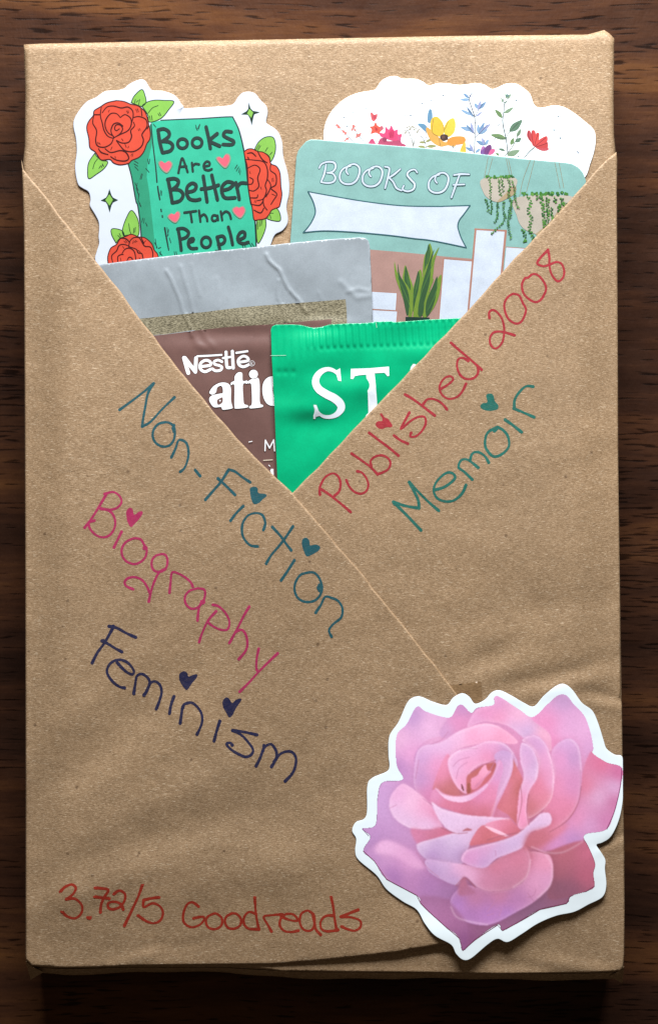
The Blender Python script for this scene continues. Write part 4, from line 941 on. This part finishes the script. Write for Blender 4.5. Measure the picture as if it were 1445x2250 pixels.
petal('1215,385 1290,440 1380,470 1375,560 1340,680 1295,780 1190,800 1165,840 1080,885 1000,892 900,850 950,780 1080,740 1150,650 1165,520', [(1270, 450, (232, 96, 150)), (1345, 500, (214, 70, 150)), (1330, 560, (206, 170, 222)), (1250, 610, (216, 168, 218)), (1190, 560, (232, 110, 150)), (1150, 720, (234, 132, 188)), (1050, 855, (216, 130, 204)), (1200, 750, (212, 150, 214)), (940, 830, (218, 104, 138)), (1130, 830, (186, 130, 212)), (1290, 730, (212, 110, 180)), (1330, 640, (206, 90, 160))], shade=.3)
petal('1015,400 1050,345 1110,322 1155,370 1168,500 1150,640 1095,725 1000,785 940,775 990,650 1030,500', [(1100, 345, (206, 158, 222)), (1075, 430, (236, 142, 206)), (1115, 420, (178, 140, 208)), (1120, 550, (214, 130, 196)), (1050, 650, (236, 122, 170)), (1040, 560, (238, 134, 190)), (980, 740, (228, 104, 134)), (1090, 690, (230, 116, 160))], lip=.3, shade=.45)
petal('870,330 935,305 990,350 1022,440 1032,530 1010,640 900,720 885,610 950,450 920,370', [(955, 350, (206, 152, 216)), (1005, 430, (226, 150, 208)), (1015, 540, (226, 150, 206)), (960, 560, (238, 112, 150)), (915, 660, (214, 104, 112)), (980, 620, (234, 120, 150))], lip=.6, shade=.4)
petal('335,550 345,410 380,360 470,340 560,285 680,248 770,270 850,345 700,345 560,375 505,440 450,560 430,660 370,610', [(410, 360, (214, 172, 228)), (480, 350, (216, 176, 228)), (560, 300, (224, 184, 228)), (690, 262, (240, 172, 216)), (450, 450, (236, 142, 202)), (370, 520, (190, 138, 210)), (380, 420, (196, 150, 218)), (490, 500, (240, 120, 172)), (420, 600, (222, 120, 186)), (780, 310, (240, 150, 196)), (620, 320, (240, 150, 200))], lip=.35, shade=.35)
petal('430,560 500,400 545,500 590,590 520,610 450,580', [(470, 500, (236, 126, 178)), (520, 560, (212, 104, 104)), (500, 590, (206, 100, 96)), (500, 450, (238, 140, 190))], shade=.1)
petal('505,430 555,380 620,365 700,335 780,345 830,395 850,460 780,490 700,445 620,490 605,590 560,575 520,510', [(550, 395, (222, 168, 220)), (540, 460, (218, 170, 222)), (620, 385, (222, 162, 218)), (720, 350, (226, 152, 212)), (790, 385, (190, 146, 216)), (610, 450, (240, 146, 196)), (700, 420, (238, 128, 178)), (580, 540, (238, 150, 200))], lip=.55, shade=.45)
petal('600,600 596,520 620,490 680,455 735,440 745,470 700,540 640,580', [(605, 560, (196, 84, 50)), (640, 500, (202, 90, 66)), (690, 465, (206, 88, 66)), (730, 455, (196, 84, 60)), (650, 550, (236, 110, 140)), (700, 510, (232, 96, 120))], soft=.8, shade=.3)
petal('625,575 620,525 650,505 665,480 690,450 700,480 720,485 690,515 660,560', [(640, 520, (240, 150, 200)), (690, 475, (244, 160, 200)), (660, 550, (230, 110, 150))], soft=.7, shade=.3)
petal('600,590 602,545 612,540 615,590', [(607, 570, (178, 78, 30))], soft=.6, shade=0)
petal('570,545 580,560 585,585 572,570', [(577, 560, (150, 50, 60))], soft=.6, shade=0)
petal('770,440 810,405 850,470 880,540 885,640 870,760 800,700 740,640', [(790, 450, (214, 112, 84)), (805, 430, (206, 110, 70)), (860, 580, (204, 92, 74)), (815, 650, (228, 106, 124)), (780, 560, (236, 120, 164)), (850, 480, (236, 110, 140)), (860, 700, (216, 100, 96))], shade=.2)
petal('868,345 920,368 950,440 945,520 905,590 895,680 905,755 850,760 856,600 880,510 862,430', [(900, 385, (202, 156, 218)), (930, 450, (186, 150, 212)), (930, 490, (208, 180, 228)), (900, 560, (222, 160, 212)), (875, 700, (246, 136, 190)), (868, 620, (242, 130, 184)), (890, 440, (222, 160, 216))], lip=.5, shade=.6)
petal('735,405 770,382 815,395 828,430 818,500 775,600 745,660 722,725 700,712 715,610 765,500 745,450', [(790, 398, (190, 152, 218)), (810, 470, (214, 168, 220)), (770, 560, (214, 160, 214)), (735, 660, (222, 146, 200)), (712, 700, (226, 140, 190)), (755, 430, (200, 150, 214))], soft=.8, shade=.5)
petal('440,570 490,598 570,610 640,585 720,520 755,430 778,470 752,570 712,722 600,705 500,672 420,640', [(560, 650, (232, 110, 158)), (600, 680, (214, 96, 116)), (700, 600, (238, 128, 180)), (745, 500, (216, 146, 212)), (450, 610, (226, 140, 200)), (680, 680, (220, 98, 120)), (650, 600, (232, 130, 196)), (500, 640, (230, 112, 150))], shade=.35)
petal('445,568 480,600 560,612 640,590 700,545 690,572 620,625 560,638 490,620', [(470, 600, (228, 190, 232)), (560, 625, (230, 190, 230)), (650, 590, (222, 160, 216))], soft=.8, shade=.5)
petal('100,900 150,845 200,835 280,860 350,885 400,960 540,1045 545,1110 400,1120 250,1050 170,970', [(200, 865, (226, 164, 222)), (310, 950, (216, 146, 212)), (400, 1050, (180, 114, 198)), (240, 1010, (172, 108, 198)), (500, 1090, (172, 110, 186)), (150, 900, (186, 130, 206)), (330, 1040, (196, 124, 200))], soft=2.0, shade=.25)
petal('148,890 165,840 215,830 300,870 390,960 330,960 230,900', [(190, 860, (226, 170, 226)), (300, 920, (222, 156, 216))], soft=2.6, shade=.15)
petal('215,655 225,600 270,550 300,552 360,595 430,665 475,768 390,772 315,765 245,720', [(255, 600, (226, 162, 220)), (330, 640, (232, 184, 224)), (240, 690, (214, 180, 228)), (400, 745, (216, 182, 230)), (440, 690, (236, 130, 184)), (300, 740, (212, 182, 228)), (390, 650, (236, 150, 200))], lip=.2, shade=.4)
petal('320,770 400,775 470,762 540,792 600,800 560,830 450,850 360,850', [(420, 795, (214, 108, 150)), (500, 800, (222, 100, 140)), (370, 820, (220, 120, 176)), (540, 815, (232, 110, 160))], soft=1.6, shade=0)
petal('425,640 480,672 600,702 720,712 810,722 700,750 640,780 590,782 545,792 500,770 455,715', [(445, 665, (218, 186, 228)), (550, 730, (216, 188, 232)), (650, 740, (214, 182, 228)), (780, 728, (226, 180, 222)), (500, 750, (212, 186, 232))], lip=.3, shade=.6)
petal('575,782 600,766 625,776 600,784', [(600, 776, (200, 96, 110))], soft=.8, shade=0)
petal('350,850 450,815 550,788 625,780 650,775 612,850 575,945 480,935 395,920', [(390, 850, (206, 184, 230)), (520, 830, (206, 188, 232)), (590, 800, (214, 186, 232)), (560, 900, (182, 148, 214)), (430, 905, (172, 128, 208)), (480, 870, (190, 160, 220))], lip=.25, shade=.5)
petal('612,848 640,790 680,752 740,780 800,808 840,802 760,830 650,850', [(640, 805, (234, 112, 140)), (700, 815, (214, 90, 92)), (740, 800, (232, 108, 130)), (650, 840, (222, 96, 110))], soft=.8, shade=.3)
petal('690,748 800,720 830,740 865,785 830,805 770,790', [(760, 745, (238, 120, 164)), (790, 790, (228, 98, 126)), (840, 780, (222, 96, 116)), (720, 750, (236, 150, 190))], soft=.8, shade=.2)
petal('690,757 740,772 800,802 790,808 730,786', [(740, 780, (244, 186, 214))], soft=.6, shade=0)
petal('900,905 1000,880 1180,830 1240,940 1240,1060 1090,1110 1000,1110 1010,960', [(1080, 900, (198, 88, 112)), (1180, 1000, (206, 82, 120)), (1060, 1060, (150, 80, 116)), (1200, 900, (214, 90, 130)), (1120, 1070, (156, 80, 118)), (1060, 980, (186, 84, 110))], soft=1.2, shade=.0)
petal('850,870 910,880 1000,895 1025,960 1012,1050 940,1125 850,1180 700,1248 560,1218 515,1160 530,1095 600,1050 720,1080 830,1060 890,1000', [(985, 940, (236, 142, 184)), (950, 1040, (232, 152, 204)), (985, 1040, (222, 150, 208)), (850, 1130, (196, 120, 196)), (700, 1190, (176, 108, 204)), (550, 1150, (180, 116, 212)), (760, 1100, (216, 118, 166)), (880, 900, (210, 96, 120)), (640, 1110, (206, 116, 170)), (620, 1200, (166, 100, 186)), (800, 1190, (170, 108, 208))], lip=.25, shade=.6, tint=(.6, .35, .5))
petal('395,925 480,932 570,945 690,955 800,885 880,850 915,925 895,1010 820,1068 720,1082 650,1060 590,1008 545,1048 460,1015 405,975', [(480, 965, (198, 170, 226)), (570, 955, (232, 170, 220)), (600, 1000, (236, 168, 216)), (700, 1030, (216, 122, 170)), (850, 930, (222, 112, 150)), (540, 1035, (178, 150, 222)), (800, 1050, (206, 118, 162)), (880, 980, (214, 120, 160)), (440, 990, (180, 140, 214)), (740, 960, (220, 108, 146))], lip=.2, shade=.5)
petal('560,1050 585,1005 605,1050 640,1090 560,1100', [(585, 1040, (200, 100, 140)), (600, 1080, (190, 104, 160))], soft=1.6, shade=0)
petal('570,925 595,878 660,858 760,832 850,796 920,735 960,698 1000,690 1017,712 1010,750 960,775 915,790 875,860 810,892 745,918 690,962 620,955', [(985, 720, (222, 186, 230)), (900, 770, (204, 174, 226)), (820, 840, (198, 174, 228)), (740, 885, (194, 168, 226)), (630, 905, (224, 148, 212)), (680, 940, (186, 146, 216)), (600, 930, (214, 134, 206)), (980, 755, (206, 176, 224)), (700, 860, (224, 150, 206))], lip=.35, shade=.75, tint=(.72, .36, .42))
petal('905,790 1010,760 1100,745 1060,800 960,860 880,870', [(960, 810, (212, 98, 120)), (1060, 770, (232, 120, 160)), (900, 850, (206, 92, 112))], soft=3.0, shade=0)
petal('360,1110 470,1110 540,1160 600,1250 590,1375 555,1310 500,1262 420,1195', [(420, 1150, (176, 104, 172)), (500, 1200, (170, 94, 160)), (580, 1320, (150, 66, 150)), (560, 1250, (160, 84, 150))], soft=2.2, shade=0)
def crease(s_, c, w_=1.0, a_=.7, bl=.7):
    global CAN
    d = segdist(smooth(pl(s_), False, 12), GX, GY, closed=False)
    L_c = np.exp(-.5*(d/(w_*3.4))**2)*a_
    CAN = CAN*(1-L_c[..., None])+np.array(lin(c))*L_c[..., None]
DK = (186, 84, 112); DP = (196, 112, 168); LT = (238, 214, 240)
for s_ in ('865,560 870,640 850,740', '905,600 895,680 905,750', '560,580 575,600 600,600', '620,490 680,455 740,430', '470,765 540,792 600,790', '850,790 770,805 700,826', '1165,560 1150,640 1095,730 1010,785', '900,860 1000,895 1100,885', '640,1060 590,1015 545,1050'):
    crease(s_, DK, .8, .55)
for s_ in ('570,380 600,372 650,372', '530,460 560,430 610,415', '545,520 560,470 600,440', '740,430 700,500 640,560', '360,430 345,520', '380,620 430,655', '700,1180 740,1130 760,1100', '900,1110 930,1100 940,1070', '740,880 742,905', '250,652 215,668', '505,290 470,330 420,350', '700,1200 730,1190', '350,890 400,960 460,1010', '760,1200 770,1170', '930,1130 900,1090', '1160,480 1162,560 1150,640'):
    crease(s_, DP, .7, .42)
for s_ in ('425,640 480,682 600,708 715,716 805,724', '350,850 450,818 550,792', '575,920 600,880 660,860 760,834 855,795 925,735 962,700', '445,570 485,600 560,612 640,592 710,540 760,440', '510,425 540,395 600,372 640,368', '690,340 780,350 828,395', '880,350 925,372 950,440 942,520', '1000,390 1028,470 1025,560', '1110,325 1150,370 1165,480', '215,655 240,715 310,760 390,770', '950,1110 1010,1050 1022,960 990,900', '830,1060 895,1005 913,925', '560,290 680,255 760,265', '820,400 815,480 780,560 740,640 716,715', '690,758 740,775 800,806', '1170,835 1080,884 1000,888 920,860', '520,1160 560,1215 700,1246'):
    crease(s_, LT, 1.2, .17)
CAN = CAN*.93+.07*np.array(lin((240, 214, 236)))
rng = np.random.default_rng(3)
Lm = (CAN*np.array((.25, .6, .15))).sum(2, keepdims=True); pk = np.array(lin((231, 150, 198))); CAN = .82*CAN+.18*Lm*pk/(pk*np.array((.25, .6, .15))).sum(); CAN[..., 0] *= 1.05; CAN[..., 1] *= 1.06; gm = CAN.mean(2, keepdims=True); CAN[..., 2] = CAN[..., 2]*.965; CAN = gm+(CAN-gm)*.93; CAN = CAN*(Lm/.42)**.22
CAN = CAN*(1+.045*blur(rng.standard_normal(GX.shape), .6)[..., None]*1.4)
# keep the cells inside the printed outline
q = smooth(pl(inner), True, 6)
ccx = (GX[:-1, :-1]+GX[1:, 1:])/2; ccy = (GY[:-1, :-1]+GY[1:, 1:])/2; keep = inside(q, ccx, ccy)
PX = 760+GX*M_.k; PY = 1480+GY*M_.k; PZ = z_rose(PX, PY)+1.6e-5
idx = -np.ones(GX.shape, int); used = np.zeros(GX.shape, bool)
used[:-1, :-1] |= keep; used[1:, :-1] |= keep; used[:-1, 1:] |= keep; used[1:, 1:] |= keep
idx[used] = np.arange(used.sum())
kz = 1-(PZ-H0)/CAMH; VX = (PX-722.5)*S*kz; VY = (1125-PY)*S*kz
vv = np.stack([VX[used], VY[used], PZ[used]], 1)
jj, ii = np.nonzero(keep)
ff = np.stack([idx[jj, ii], idx[jj+1, ii], idx[jj+1, ii+1], idx[jj, ii+1]], 1)
pm_, nt_, b_p = newmat('rose_print')
vc = nt_.nodes.new('ShaderNodeVertexColor'); vc.layer_name = 'print'
nt_.links.new(vc.outputs[0], b_p.inputs['Base Color']); b_p.inputs['Roughness'].default_value = .34; b_p.inputs['Specular IOR Level'].default_value = .4
o = link('printed_rose', [tuple(v) for v in vv], [tuple(int(i) for i in f) for f in ff], [pm_], None, rs, True)
ca = o.data.color_attributes.new('print', 'FLOAT_COLOR', 'POINT')
cc_ = np.ones((len(vv), 4)); cc_[:, :3] = np.clip(CAN[used]/ER, 0, .9)
ca.data.foreach_set('color', cc_.ravel())
b_ = Art('print_outline', rs, z_rose, 3.4e-5)
b_.stroke(M_('80,770 112,805'), 1.0, pr(120, 60, 120)); b_.stroke(M_('85,880 140,930 200,1020 350,1100 370,1140 410,1180 500,1262 560,1312 578,1374 640,1320 750,1247 775,1275 850,1235 960,1170 1092,1140 1110,1105 1190,1080 1230,1055'), [1.2, 1.5, 1.6, 1.6, 1.2], pr(112, 40, 78), sm=False)
b_.stroke(M_('1366,470 1358,560 1330,680 1292,770'), 1.6, pr(120, 40, 90)); b_.stroke(M_('1180,825 1200,860 1232,940 1224,990 1230,1055'), 1.0, pr(150, 60, 90))
b_.build()
